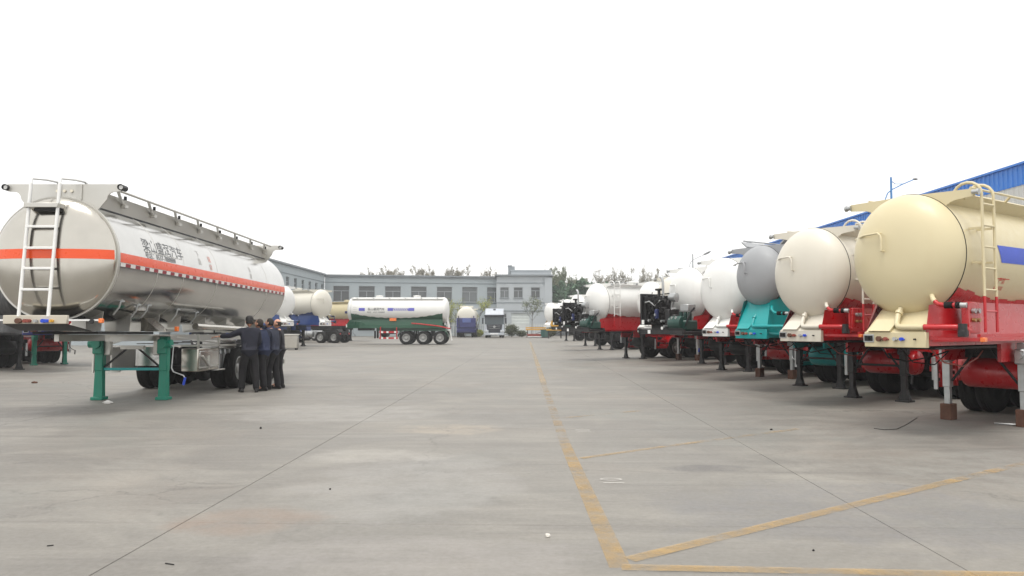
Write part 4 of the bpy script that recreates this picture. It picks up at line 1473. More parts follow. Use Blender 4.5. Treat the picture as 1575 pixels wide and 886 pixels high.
for k in range(5):
    wrap_patch([(0.62, R(12 - 9 * k)), (0.9, R(12 - 9 * k)), (0.9, R(10.8 - 9 * k)), (0.62, R(10.8 - 9 * k))], TR, TZ, M("inkpale"), gt, "fine_rule", 0.006, 2)
MB().box(0.895, 0.91, 3.35, 3.85, 1.76, 1.98).build("orange_plate", M("orange"), gt)
sg = MB().box(1.06, 1.1, 2.62, 4.0, 0.86, 1.0).box(1.06, 1.1, 2.62, 4.0, 0.42, 0.55).build("side_guard", M("red"), gt)
for y in (2.75, 3.15, 3.72):
    MB().box(1.1005, 1.106, y, y + 0.16, 0.42, 0.55).box(1.1005, 1.106, y, y + 0.16, 0.86, 1.0).build("reflector", M("white_plain"), sg)
MB().bar((1.05, 2.7, 0.4), (1.05, 2.7, 1.3), 0.07).bar((1.05, 3.9, 0.4), (1.05, 3.9, 1.3), 0.07).bar((1.05, 2.7, 1.28), (0.5, 2.7, 1.35), 0.05).build("guard_post", M("red"), sg)
hp = MB().tube([(0.97, 5.0, 1.58), (1.02, 5.6, 1.54), (1.05, 7.0, 1.38), (1.04, 7.7, 1.22), (1.0, 7.9, 1.2)], 0.05, 8).build("discharge_hose", M("red"), gt)
MB().bar((1.0, 0.3, 1.47), (1.0, 7.2, 1.36), 0.04).tube([(0.9, 0.5, 1.75), (0.95, 1.2, 1.72)], 0.03, 6).tube([(0.92, 0.7, 1.45), (0.92, 0.7, 1.8)], 0.025, 6).tube([(0.92, 0.9, 1.45), (0.92, 0.9, 1.85)], 0.025, 6).tube([(0.95, 1.4, 1.42), (0.95, 1.4, 1.6)], 0.025, 6).build("side_piping", M("green"), gt)
MB().bar((0.55, 7.55, 2.95), (0.6, 7.72, 1.0), 0.07).bar((0.15, 7.62, 2.95), (0.15, 7.75, 1.0), 0.07).bar((0.62, 7.72, 1.75), (0.72, 8.0, 0.3), 0.09).build("rear_post", M("white"), gt)

# ------------------------------------------------------------------ blue tanker seen from behind
TR, TZ = 1.10, 2.48
bt = cement_trailer("white and navy tanker seen from behind, left of the white truck", (-6.0, 109.0, 0), math.pi, "offwhite", "navy", legs="flare", near=1, group="tankers standing in the middle distance",
                    scale=1.12, q=1.0, tr=1.10, tz=2.48, name="navy_tanker", ladder_side=0, rail=False)
MB().box(-1.12, 1.12, 8.1, 8.46, 1.15, 2.25, 0.03).build("tail_cabinet", M("navy"), bt)
MB().box(-0.55, 0.42, 8.463, 8.49, 1.72, 2.2, 0.01).build("tail_panel", paint("panel_blue", (78, 96, 160), 0.4), bt)
MB().box(-1.0, 1.0, 8.3, 8.34, 0.68, 1.148).build("mud_flap", M("navy"), bt)
for s in (-1, 1):
    MB().bar((s * 0.8, 8.44, 1.2), (s * 0.9, 8.44, 2.5), 0.09).build("tail_post", M("black" if s > 0 else "navy"), bt)
MB().box(-0.78, 0.78, 7.3, 7.4, TZ + TR - 0.1, TZ + TR + 0.12).build("roof_plate", M("offwhite"), bt)
TR, TZ = 0.90, 2.63


# ================================================================== ALUMINIUM TANKER (left foreground)
KR, KZ, KL = 1.11, 2.79, 10.0       # radius, axis height at the nose, length
TILT = 0.013                         # stands nose-up on its jacks
al = empty("aluminium_tanker", "bright aluminium tanker with orange stripe and front ladder, on green jacks at left", "tanker", (-8.16, 13.55, 0))
al.rotation_euler = (-TILT, 0, 0)


def up(y):
    return TILT * y


ALU, ALUP, ALUD = M("alu"), M("alup"), M("alud")
MB().lathe([(KR, 0.0), (KR, 1.2), (KR, 2.4), (KR, 3.9), (KR, 7), (KR, KL)], 'y', (0, 0, KZ), 96).build("tank_shell", ALU, al)
MB().lathe(dish_profile(KR - 0.015, 0.30, 18, 2.05), 'y', (0, 0.0, KZ), 96).build("front_head", ALUP, al)
MB().lathe([(r_, -h) for r_, h in dish_profile(KR - 0.015, 0.30, 18, 2.05)], 'y', (0, KL, KZ), 64).build("rear_head", ALUP, al)
MB().lathe([(KR - 0.03, -0.012), (KR + 0.012, -0.02), (KR + 0.016, 0.0), (KR + 0.012, 0.05), (KR - 0.002, 0.055)], 'y', (0, 0, KZ), 96).build("front_rim", ALUD, al)
for yy in (1.55, 2.75, 4.6, 8.3):
    MB().lathe([(KR - 0.001, -0.006), (KR + 0.004, -0.004), (KR + 0.004, 0.004), (KR - 0.001, 0.006)], 'y', (0, yy, KZ), 80).build("weld_seam", ALUD, al)

# orange film, round the nose and along both sides
SZ0, SZ1 = 2.735, 2.905


def front_stripe(u, v):
    z = SZ0 + 0.03 + (SZ1 - SZ0) * v - KZ
    half = math.sqrt((KR - 0.035) ** 2 - z * z)
    x = -half + 2 * half * u
    return (x, dish_y(x, z, KR - 0.015, 0.30, 2.05) - 0.004, KZ + z)


MB().grid(front_stripe, 60, 2).build("front_stripe", M("stripe"), al)
for s in (-1, 1):
    a0, a1 = math.asin((SZ0 - KZ) / KR), math.asin((SZ1 - KZ) / KR)

    def side_stripe(u, v):
        a = a0 + (a1 - a0) * v
        return (s * math.cos(a) * (KR + 0.004), 0.07 + (KL - 0.1) * u, KZ + math.sin(a) * (KR + 0.004))
    MB().grid(side_stripe, 20, 4).build("side_stripe", M("stripe"), al)
    if s > 0:
        def square():
            tp = MB()
            for jj in range(2):
                b0 = math.asin((SZ0 - 0.075 - KZ) / KR)
                b1 = math.asin((SZ0 - 0.012 - KZ) / KR)
                c0, c1 = b0 + (b1 - b0) * jj / 2, b0 + (b1 - b0) * (jj + 1) / 2
                tp.add([(math.cos(c) * (KR + 0.005), y, KZ + math.sin(c) * (KR + 0.005)) for y, c in ((0, c0), (0.18, c0), (0.18, c1), (0, c1))], [(0, 1, 2, 3)])
            return tp
        for k in range(54):
            cached("tape", square, "reflective_patch", M("tapew" if k % 2 == 0 else "taper"), al, loc=(0, 0.08 + k * 0.183, 0))

# lettering on the near side
wrap_text("梁山盛润汽车", 0.30, 0.98, R(14.0), KR, KZ, M("ink"), al, bold=0.0)
wrap_text("电话：0537-7888888", 0.15, 1.02, R(6.6), KR, KZ, M("ink"), al)
for k in range(9):
    wrap_patch([(1.02 + k * 0.19, R(13.2)), (1.16 + k * 0.19, R(13.2)), (1.16 + k * 0.19, R(12.2)), (1.02 + k * 0.19, R(12.2))], KR, KZ, M("inkpale"), al, "small_print", 0.004, 2)
wrap_text("下", 0.17, 3.55, R(22), KR, KZ, M("inkpale"), al)
wrap_text("装", 0.17, 3.55, R(12), KR, KZ, M("inkpale"), al)
wrap_text("罐", 0.17, 4.15, R(18), KR, KZ, plain("faded_red_vinyl", (222, 160, 146), 0.5), al)
wrap_text("体", 0.17, 4.15, R(8), KR, KZ, plain("faded_red_vinyl", (222, 160, 146), 0.5), al)
wrap_text("油", 0.17, 6.9, R(18), KR, KZ, M("inkpale"), al)
wrap_text("罐", 0.17, 6.9, R(8), KR, KZ, M("inkpale"), al)

# baffle plates front and rear
def baffle(y, top, tip):
    pts = [(-tip, top - 0.13), (-tip, top), (tip, top), (tip, top - 0.13), (0.92, top - 0.14)]
    for i in range(7):
        a = i / 6 * math.pi / 2
        pts.append((0.78 + 0.14 * math.cos(math.pi / 2 - 0) + 0.14 - 0.14 * math.sin(a) - 0.14 * 0, top - 0.14 - 0.14 * (1 - math.cos(a))))
    pts.append((0.62, KZ + math.sqrt(KR ** 2 - 0.62 ** 2) - 0.02))
    pts.append((-0.62, KZ + math.sqrt(KR ** 2 - 0.62 ** 2) - 0.02))
    for i in range(6, -1, -1):
        a = i / 6 * math.pi / 2
        pts.append((-(0.92 - 0.14 * math.sin(a)), top - 0.14 - 0.14 * (1 - math.cos(a))))
    pts.append((-0.92, top - 0.14))
    b = MB().prism(pts, 'y', y, y + 0.03).build("baffle_plate", ALUD, al, angle=20)
    for s in (-1, 1):
        MB().tube([(s * (tip + 0.01), y - 0.07, top - 0.065), (s * (tip + 0.01), y + 0.12, top - 0.065)], 0.055, 14, cap=False).build("tube_end", M("black"), b)
        MB().tube([(s * (tip + 0.01), y - 0.04, top - 0.065), (s * (tip + 0.01), y + 0.1, top - 0.065)], 0.038, 14).build("tube_core", M("white_plain"), b)
    return b


bf = baffle(0.16, 4.17, 1.04)
for k in range(3):
    MB().tube([(-0.12 + 0.13 * k, 0.158, 4.04), (-0.12 + 0.13 * k, 0.14, 4.04)], 0.028, 12).build("position_lamp", plain("pale_lens", (250, 236, 214), 0.3), bf)
MB().box(-0.09, -0.06, 0.13, 0.158, 3.9, 4.16).build("stiffener", ALUD, bf)
MB().box(0.30, 0.33, 0.14, 0.158, 3.88, 4.16).build("stiffener", ALUD, bf)
baffle(KL - 0.3, 4.17, 1.04)

# roof walkway boards with folded handrail
for s in (-1, 1):
    v = []
    for y in (0.19, KL - 0.3):
        v += [(s * 0.52, y, 3.775), (s * 0.60, y, 4.05), (s * 0.625, y, 4.05), (s * 0.55, y, 3.745)]
    MB().add(v, [(0, 1, 2, 3), (4, 7, 6, 5), (0, 4, 5, 1), (1, 5, 6, 2), (2, 6, 7, 3), (3, 7, 4, 0)]).build("walkway_board", ALUD, al, angle=20)
    MB().bar((s * 0.555, 0.2, 3.757), (s * 0.555, KL - 0.3, 3.757), 0.03, 0.02).build("rubber_seal", M("black"), al)
    hr = MB().tube([(s * 0.80, 0.5, 4.12), (s * 0.80, KL - 0.5, 4.12)], 0.026, 8).build("handrail", ALUD, al)
    for k in range(8):
        y = 0.85 + k * 1.2
        st = MB().bar((s * 0.80, y - 0.35, 4.11), (s * 0.61, y + 0.22, 3.93), 0.05, 0.03).box(*sorted((s * 0.60, s * 0.68)), y + 0.17, y + 0.29, 3.88, 3.94)
        st.build("stanchion", ALUD, hr)
        MB().tube([(s * 0.64, y + 0.24, 4.04), (s * 0.64, y + 0.24, 4.11)], 0.03, 8).build("pivot", M("dark"), hr)
for yy in (2.2, 4.8, 7.4):
    MB().lathe([(0.28, 0), (0.28, 0.12), (0.32, 0.13), (0.32, 0.18), (0.1, 0.2), (0.0005, 0.2)], 'z', (0, yy, KZ + KR - 0.03), 24).build("manhole", ALUD, al)

# front ladder
LT, LB = (4.15, -0.26), (1.74, -0.46)     # (z, y) of the stile ends


def lad(z):
    f = (z - LB[0]) / (LT[0] - LB[0])
    return LB[1] + (LT[1] - LB[1]) * f


st = MB()
for x0 in (-0.34, 0.17):
    st.tube([(x0, lad(1.74), 1.74), (x0, lad(3.0), 3.0), (x0, lad(4.1), 4.1)], 0.03, 10)
    hk = [(x0, lad(4.1), 4.1), (x0, lad(4.15) + 0.02, 4.19), (x0 + 0.05, 0.10, 4.24), (x0 + 0.14, 0.26, 4.23), (x0 + 0.18, 0.36, 4.16)]
    st.tube(hk, 0.022, 8)
ld = st.build("ladder", M("white_plain"), al)
for z in (3.32, 2.94, 2.58, 2.21):
    MB().box(-0.34, 0.17, lad(z) - 0.03, lad(z) + 0.03, z - 0.022, z + 0.022, 0.006).build("rung", M("white_plain"), ld)
MB().box(-0.40, 0.20, lad(3.68) - 0.06, -0.06, 3.66, 3.74, 0.006).build("top_step", ALUD, ld)
MB().box(-0.25, 0.2, lad(3.68) + 0.0, -0.10, 3.60, 3.655).build("step_bracket", M("dark"), ld)

# nose beam, connectors and deck
nb = MB().box(-0.60, 0.50, -0.48, -0.40, 1.615, 1.765, 0.008).build("front_beam", plain("ivory_panel", (196, 189, 174), 0.5, 0, 0.06), al)
MB().add([(-0.60, -0.46, 1.613), (0.50, -0.46, 1.613), (0.62, 0.1, 1.50), (-0.68, 0.1, 1.50), (-0.68, 1.2, 1.50), (0.62, 1.2, 1.50), (0.5, -0.40, 1.70), (-0.60, -0.40, 1.70)], [(0, 1, 2, 3), (3, 2, 5, 4)]).build("under_plate", M("dark"), al, angle=15)
for x, mt, rr in ((-0.31, "brown", .047), (-0.19, "rust", .032), (-0.13, "rust", .03), (-0.01, "steel", .026), (0.12, "bluegrip", .033), (0.18, "bluegrip", .028), (0.26, "yellow", .026)):
    MB().tube([(x, -0.48, 1.665), (x, -0.55, 1.665)], rr, 12).tube([(x, -0.52, 1.665), (x + rr * 1.6, -0.54, 1.65)], rr * .5, 6).build("connector", M(mt), nb)
MB().box(-0.60, 0.60, 0.35, 2.5, 1.44, 1.49).build("deck_plate", M("dark"), al)
for s in (-1, 1):
    MB().box(*sorted((s * 0.44, s * 0.53)), 0.9, KL - 0.1, 1.30, 1.435).build("chassis_rail", ALUD, al)
    # saddle webs between deck and shell
    for y in (0.5, 1.55, 2.75, 3.8, 5.2, 6.6, 8.0, 9.3):
        xo = 0.60
        pts = [(s * 0.30, 1.495), (s * 0.56, 1.495), (s * xo, KZ - math.sqrt(KR ** 2 - xo ** 2) - 0.0)]
        for i in range(1, 7):
            x = xo + (0.30 - xo) * i / 6
            pts.append((s * x, KZ - math.sqrt(KR ** 2 - x ** 2)))
        MB().prism(pts, 'y', y, y + 0.02).build("saddle_web", ALUD, al, angle=20)
    MB().prism([(s * 0.62, 1.50), (s * 1.0, 1.50), (s * 0.66, 1.78), (s * 0.62, 1.78)], 'y', 1.9, 2.35).build("gusset_box", ALUP, al, angle=20)
    arm = MB().bar((s * 0.52, -0.44, 1.68), (s * 1.0, -0.36, 1.68), 0.045, 0.03).build("lamp_arm", M("white_plain"), al)
    MB().box(*sorted((s * 1.0, s * 1.07)), -0.40, -0.33, 1.63, 1.71, 0.008).build("marker_lamp", M("orange"), arm)
    MB().tube([(s * 0.9, -0.40, 1.66), (s * 0.9, -0.43, 1.66)], 0.04, 14).build("side_lamp", M("black"), arm)
    arm2 = MB().bar((s * 0.7, 2.3, 1.56), (s * 1.12, 2.35, 1.56), 0.045, 0.035).build("lamp_arm", ALUD, al)
    MB().box(*sorted((s * 1.12, s * 1.19)), 2.31, 2.39, 1.50, 1.60, 0.008).build("marker_lamp", M("orange"), arm2)
    for y, z in ((0.62, 2.02), (1.35, 1.98), (1.75, 1.99), (3.2, 1.95), (4.3, 1.92)):
        xx = math.sqrt(KR ** 2 - (z - KZ) ** 2) - 0.02
        MB().tube([(s * (xx - 0.06), y + 0.0, z - 0.22), (s * (xx + 0.05), y, z - 0.08), (s * (xx + 0.07), y, z), (s * (xx + 0.05), y + 0.04, z + 0.03), (s * (xx + 0.08), y + 0.12, z + 0.035)], 0.018, 8).build("drain_tube", M("steel"), al)

# jacks
JY = 2.85
for s in (-1, 1):
    lg = MB().box(-0.088, 0.088, -0.08, 0.08, 0.62, 1.36, 0.014).prism([(-0.078, 0.63), (0.078, 0.63), (0.095, 0.07), (-0.095, 0.07)], 'y', -0.065, 0.065).box(-0.13, 0.13, -0.13, 0.13, 0.0, 0.07, 0.012).build("landing_leg", M("leggreen"), al, loc=(s * 0.69, JY, up(JY)))
    MB().box(-0.11, 0.11, -0.15, -0.081, 0.98, 1.3, 0.02).tube([(s * 0.02, -0.15, 1.2), (s * 0.02, -0.2, 1.2)], 0.1, 16).tube([(s * 0.1, -0.1, 1.2), (s * 0.19, -0.1, 1.2)], 0.09, 14).build("gear_case", M("leggreen"), lg)
    MB().box(-0.2, 0.2, -0.22, 0.22, 1.362, 1.385).build("leg_flange", ALUD, lg)
    MB().box(*sorted((-s * 0.092, -s * 0.24)), -0.05, 0.05, 0.95, 1.36, 0.02).build("leg_bracket", ALUD, lg)
    MB().bar((-s * 0.09, 0.0, 0.70), (-s * 0.6, 0.0, 1.12), 0.05, 0.03).build("brace", M("dark"), lg)
MB().box(-0.6, 0.6, -0.025, 0.025, 0.63, 0.685).build("crossbar", M("teal"), al, loc=(0, JY, up(JY)))
MB().box(-0.25, 0.25, -0.05, 0.05, 1.08, 1.16).build("centre_bracket", ALUD, al, loc=(0, JY, up(JY)))
ck = MB().tube([(0.69 + 0.2, JY - 0.12, 1.2), (0.69 + 0.24, JY - 0.12, 1.18), (0.69 + 0.2, JY - 0.1, 0.72), (0.69 + 0.24, JY - 0.1, 0.64), (0.69 + 0.46, JY - 0.1, 0.56), (0.69 + 0.49, JY - 0.1, 0.5)], 0.014, 8).build("crank_handle", M("steel"), al)
MB().tube([(0.69 + 0.495, JY - 0.1, 0.52), (0.69 + 0.46, JY - 0.1, 0.36)], 0.026, 10).build("grip", M("bluegrip"), ck)

# cabinets and guards
MIRR = brushed("polished_sheet", (214, 214, 212), 0.16, (1, 1, 1), 0.15)
cb = MB().box(0.74, 1.12, 3.55, 4.75, 0.60, 1.12, 0.02).build("tool_box", ALUP, al)
MB().box(1.121, 1.135, 3.62, 4.68, 0.66, 1.06, 0.01).build("box_lid", MIRR, cb)
MB().bar((1.145, 3.75, 0.95), (1.145, 4.1, 0.72), .03).bar((1.145, 4.12, 0.65), (1.145, 4.12, 0.95), .03).bar((1.14, 3.6, 0.69), (1.14, 4.7, 0.69), .025).build("box_trim", ALUD, cb)
MB().box(0.74, 1.12, 3.5, 5.9, 1.16, 1.20).bar((1.1, 3.6, 1.12), (1.1, 3.6, 1.44), 0.04).bar((1.1, 4.8, 1.12), (1.1, 4.8, 1.44), 0.04).bar((0.6, 3.6, 1.38), (1.1, 4.8, 1.22), 0.03).build("box_shelf", ALUD, al)
vb = MB().box(0.70, 1.10, 4.80, 4.83, 0.58, 1.30).box(0.70, 1.10, 5.87, 5.9, 0.58, 1.30).box(0.70, 1.10, 4.83, 5.87, 0.58, 0.61).box(0.70, 1.10, 4.83, 5.87, 1.27, 1.30).box(0.70, 0.73, 4.83, 5.87, 0.61, 1.27).build("valve_cabinet", MIRR, al)
for k in range(3):
    MB().tube([(0.9, 5.05 + k * 0.3, 0.62), (0.9, 5.05 + k * 0.3, 1.0)], 0.07, 12).tube([(0.9, 5.05 + k * 0.3, 1.0), (1.05, 5.05 + k * 0.3, 1.02)], 0.06, 12).build("valve", M("steel"), vb)
MB().tube([(0.98, 3.7, 1.62), (0.98, 6.9, 1.58)], 0.075, 14).build("hose_tube", ALUP, al)
MB().bar((0.6, 4.0, 1.5), (0.98, 4.0, 1.55), 0.04).build("tube_bracket", ALUD, al)
MB().bar((0.6, 6.5, 1.5), (0.98, 6.5, 1.5), 0.04).build("tube_bracket", ALUD, al)
lc = MB().box(-1.12, -1.08, 3.3, 5.3, 0.58, 1.14).bar((-1.06, 3.32, 0.6), (-0.5, 3.32, 0.62), .04).bar((-1.06, 3.32, 1.12), (-0.5, 3.32, 1.3), .04).bar((-0.7, 3.32, 0.62), (-0.7, 3.32, 1.2), .03).build("side_guard", ALUD, al)
MB().box(-0.45, 0.25, 3.9, 3.93, 0.72, 1.15).build("splash_plate", MIRR, al)
for ya in (5.95, 7.25, 8.55):
    MB().tube([(-0.8, ya, 0.505 + up(ya)), (0.8, ya, 0.505 + up(ya))], 0.08, 10).build("axle", M("dark"), al)
    for s in (-1, 1):
        wheel(al, s * 1.08, ya, s, 0.505 + up(ya))
        wheel(al, s * 0.75, ya, s, 0.505 + up(ya), rim=False)
    MB().box(-1.2, -0.6, ya - 0.5, ya + 0.5, 1.12 + up(ya), 1.14 + up(ya)).build("mudguard", M("black"), al)
    MB().box(0.6, 1.2, ya - 0.5, ya + 0.5, 1.12 + up(ya), 1.14 + up(ya)).build("mudguard", M("black"), al)
MB().box(-1.15, 1.15, KL - 0.1, KL, 0.55, 0.68).bar((-.48, KL - .05, .6), (-.48, KL - .05, 1.32), .08).bar((.48, KL - .05, .6), (.48, KL - .05, 1.32), .08).build("rear_bumper", ALUD, al)

# ================================================================== PEOPLE
def skin_mesh(verts, edges, radii, root, sub=1):
    me = bpy.data.meshes.new("figure")
    me.from_pydata([tuple(v) for v in verts], edges, [])
    o = bpy.data.objects.new("figure", me)
    COL.objects.link(o)
    o.modifiers.new("skin", 'SKIN')
    for i, sv in enumerate(me.skin_vertices[0].data):
        r_ = radii[i]
        sv.radius = r_ if isinstance(r_, tuple) else (r_, r_)
        sv.use_root = (i == root)
    s = o.modifiers.new("sub", 'SUBSURF')
    s.levels = s.render_levels = sub
    bpy.context.view_layer.update()
    out = bpy.data.meshes.new_from_object(o.evaluated_get(bpy.context.evaluated_depsgraph_get()))
    vs = [v.co.copy() for v in out.vertices]
    fs = [tuple(p.vertices) for p in out.polygons]
    bpy.data.objects.remove(o)
    bpy.data.meshes.remove(me)
    bpy.data.meshes.remove(out)
    return vs, fs


SKIN = plain("skin", (214, 162, 136), 0.55, 0, 0.06, 12)


def hand(mb, w, d, palm_n, side):
    """palm and five bent fingers; w wrist, d direction, palm_n palm normal"""
    d, n = Vector(d).normalized(), Vector(palm_n).normalized()
    s = d.cross(n).normalized() * side
    c = Vector(w) + d * 0.045
    m = Matrix((s, d, n)).transposed()
    mb.ellipsoid(c, (0.042, 0.055, 0.018), 10, 7, m)
    for k, (o_, ln) in enumerate(((-0.032, 0.062), (-0.011, 0.076), (0.011, 0.072), (0.031, 0.056))):
        a = c + s * o_ + d * 0.042
        b = a + d * ln * 0.5 - n * 0.006
        e = b + (d * 0.75 - n * 0.65).normalized() * ln * 0.5
        mb.tube([a, b, e], 0.0095, 6, r_end=0.0075)
    a = c - s * 0.032 * -1 * -1 - d * 0.012
    mb.tube([a, a - s * 0.03 + d * 0.02, a - s * 0.036 + d * 0.055 - n * 0.01], 0.0115, 6, r_end=0.009)


def person(label, loc, rz, H, jacket, trousers, hairm, lean=0.0, head_tilt=0.0, head_turn=0.0, larm=None, rarm=None, step=0.05, bald=False, cap=False, spread=0.11):
    t = empty("person", label, "person", loc, rz, "men inspecting the aluminium tanker", H / 1.72)
    L = lean
    # joints (facing +y)
    pel, spi, che, nb_, nk = Vector((0, 0, .94)), Vector((0, .02 + L * .3, 1.12)), Vector((0, .02 + L * .75, 1.31)), Vector((0, L, 1.435)), Vector((0, L * 1.15 + .015, 1.51))
    sh = {s: Vector((s * .175, L * .92, 1.405)) for s in (-1, 1)}
    arm = {-1: larm or [Vector((-.23, -.02 + L, 1.13)), Vector((-.2, .1 + L, .9))], 1: rarm or [Vector((.23, -.02 + L, 1.13)), Vector((.2, .1 + L, .9))]}
    hip = {s: Vector((s * .09, 0, .9)) for s in (-1, 1)}
    kn = {s: Vector((s * (spread * .9), .035 + step * s, .5)) for s in (-1, 1)}
    an = {s: Vector((s * spread, -.02 + step * s * 1.8, .10)) for s in (-1, 1)}
    toe = {s: an[s] + Vector((s * .02, .15, -.055)) for s in (-1, 1)}
    # body: one continuous figure
    V = [pel, spi, che, nb_, nk]
    Rr = [(.10, .07), (.10, .07), (.125, .085), (.065, .06), (.054, .054)]
    E_ = [(0, 1), (1, 2), (2, 3), (3, 4)]
    for s in (-1, 1):
        k = len(V)
        V += [sh[s], arm[s][0], arm[s][1]]
        Rr += [.05, .036, .026]
        E_ += [(2, k), (k, k + 1), (k + 1, k + 2)]
        k = len(V)
        V += [hip[s], kn[s], an[s], toe[s]]
        Rr += [.06, .045, .032, .03]
        E_ += [(0, k), (k, k + 1), (k + 1, k + 2), (k + 2, k + 3)]
    body = MB()
    body.add(*skin_mesh(V, E_, Rr, 0))
    hd = nk + Vector((0, .03, .115))
    hm = Matrix.Rotation(head_turn, 3, 'Z') @ Matrix.Rotation(-head_tilt, 3, 'X')
    hv = MB().ellipsoid((0, 0, 0), (.075, .095, .118), 20, 14)
    vs = []
    for p in hv.v:
        p = Vector(p)
        if p.z < -.02:                      # narrow the jaw, push the chin forward
            f = min(1, (-.02 - p.z) / .1)
            p.x *= 1 - .32 * f
            p.y = p.y * (1 - .22 * f) + .022 * f
        if p.y > .085 and abs(p.x) < .02 and -.035 < p.z < .02:
            p.y += .018                     # nose
        if p.y > .07 and .01 < abs(p.x) < .05 and .0 < p.z < .03:
            p.y -= .007                     # eye sockets
        vs.append(hd + hm @ p)
    body.add(vs, hv.f)
    for s in (-1, 1):
        body.ellipsoid(hd + hm @ Vector((s * .076, -.005, -.005)), (.012, .02, .032), 8, 6, hm)
    body.tube([hd + hm @ Vector((0, .092, .012)), hd + hm @ Vector((0, .116, -.028)), hd + hm @ Vector((0, .095, -.036))], .012, 6)
    for s in (-1, 1):
        w = arm[s][1]
        d = (w - arm[s][0])
        hand(body, w, d, Vector((-s, .15, 0)) if abs(d.normalized().z) > .6 else Vector((0, 0, 1)), s)
    body.build("body", SKIN, t, angle=80)
    face = MB()
    for s in (-1, 1):
        face.ellipsoid(hd + hm @ Vector((s * .03, .083, .012)), (.012, .007, .007), 8, 6, hm)
    face.build("eyes", plain("eye_dark", (40, 30, 26), 0.3), t)
    MB().ellipsoid(hd + hm @ Vector((0, .083, -.062)), (.024, .008, .006), 8, 6, hm).build("mouth", plain("lip", (150, 92, 84), 0.5), t)
    # hair
    hr = MB().ellipsoid((0, 0, 0), (.083, .102, .124), 20, 14)
    keep = []
    for f in hr.f:
        c = sum((Vector(hr.v[i]) for i in f), Vector()) / len(f)
        line = (.045 + .35 * max(0, c.y)) if not bald else 10
        if bald:
            ok = c.y < .015 and -.06 < c.z < .045
        else:
            ok = (c.z > line) or (c.y < .01 and c.z > -.06) or (c.y < .045 and c.z > .01)
        if ok:
            keep.append(f)
    hr.f = keep
    hr.v = [hd + hm @ (Vector(p) + Vector((0, -.006, .004))) for p in hr.v]
    o = hr.build("hair", hairm, t, angle=80)
    sol = o.modifiers.new("thick", 'SOLIDIFY')
    sol.thickness = 0.004 if bald else 0.01
    if cap:
        MB().lathe([(.088, -.01), (.09, .03), (.08, .075), (.05, .105), (.0005, .115)], 'z', hd + hm @ Vector((0, -.004, .03)), 20).box(hd.x - .06, hd.x + .06, hd.y + .06, hd.y + .15, hd.z + .03, hd.z + .042, .004).build("cap", hairm, t)
    # jacket: torso and sleeves
    V = [pel + Vector((0, 0, -.17)), pel + Vector((0, .005, .02)), spi, che, nb_ + Vector((0, 0, -.015)), nb_ + Vector((0, .005, .035))]
    Rr = [(.18, .135), (.20, .155), (.19, .15), (.21, .155), (.115, .105), (.08, .078)]
    E_ = [(0, 1), (1, 2), (2, 3), (3, 4), (4, 5)]
    for s in (-1, 1):
        k = len(V)
        a, b, c = sh[s] + Vector((s * .012, 0, .005)), arm[s][0], arm[s][1]
        V += [a, (a + b) / 2, b, b.lerp(c, .88)]
        Rr += [.092, .08, .068, .052]
        E_ += [(3, k), (k, k + 1), (k + 1, k + 2), (k + 2, k + 3)]
    jk = MB()
    jk.add(*skin_mesh(V, E_, Rr, 2, 2))
    j = jk.build("jacket", jacket, t, angle=80)
    V = [pel + Vector((0, 0, .12)), pel + Vector((0, 0, -.03))]
    Rr = [(.15, .115), (.175, .135)]
    E_ = [(0, 1)]
    for s in (-1, 1):
        k = len(V)
        V += [hip[s] + Vector((s * .005, 0, -.05)), hip[s].lerp(kn[s], .5), kn[s], kn[s].lerp(an[s], .5), an[s] + Vector((0, .015, -.07))]
        Rr += [.115, .108, .094, .084, .082]
        E_ += [(1, k), (k, k + 1), (k + 1, k + 2), (k + 2, k + 3), (k + 3, k + 4)]
    tr = MB()
    tr.add(*skin_mesh(V, E_, Rr, 0))
    tr.build("trousers", trousers, t, angle=80)
    for s in (-1, 1):
        a = an[s]
        d = (toe[s] - a)
        so = MB()
        pr = [(-.07, .0), (-.085, .03), (-.07, .085), (-.01, .10), (.06, .075), (.15, .05), (.185, .028), (.185, .0)]
        lay = [(-.035, .82), (-.02, 1.0), (.02, 1.0), (.037, .82)]
        vs = [(x, p[0] * f, p[1] * (0.85 if f < 1 else 1)) for x, f in lay for p in pr]
        n = len(pr)
        fs = [tuple(range(n)), tuple(range(3 * n, 4 * n))]
        for i in range(3):
            for q in range(n):
                fs.append((i * n + q, i * n + (q + 1) % n, (i + 1) * n + (q + 1) % n, (i + 1) * n + q))
        so.add(vs, fs)
        so.build("shoe", plain("black_shoe", (26, 24, 24), 0.4), t, loc=(a.x, a.y + .01, 0.0), rot=(0, 0, -s * .12))
    return t


JK1 = plain("navy_black_jacket", (28, 30, 44), 0.85, 0, 0.25, 9)
JK2 = plain("blue_jacket", (30, 40, 68), 0.8, 0, 0.25, 9)
JK3 = plain("slate_blue_jacket", (36, 41, 58), 0.8, 0, 0.25, 9)
JK4 = plain("black_jacket", (30, 28, 36), 0.8, 0, 0.25, 9)
TRO = plain("black_trousers", (27, 26, 29), 0.88, 0, 0.25, 9)
HAIR = plain("black_hair", (26, 24, 24), 0.7, 0, 0.3, 30)
HAIR2 = plain("brown_black_hair", (44, 36, 30), 0.7, 0, 0.3, 30)
person("man in dark navy jacket and cap seen from behind, arm stretched to the tanker", (-6.28, 18.25, 0), R(28), 1.78, JK1, TRO, HAIR,
       larm=[Vector((-.42, .1, 1.30)), Vector((-.66, .22, 1.28))], rarm=[Vector((.22, .02, 1.14)), Vector((.1, .22, 1.0))], step=-.05, spread=.15, cap=True, lean=.03)
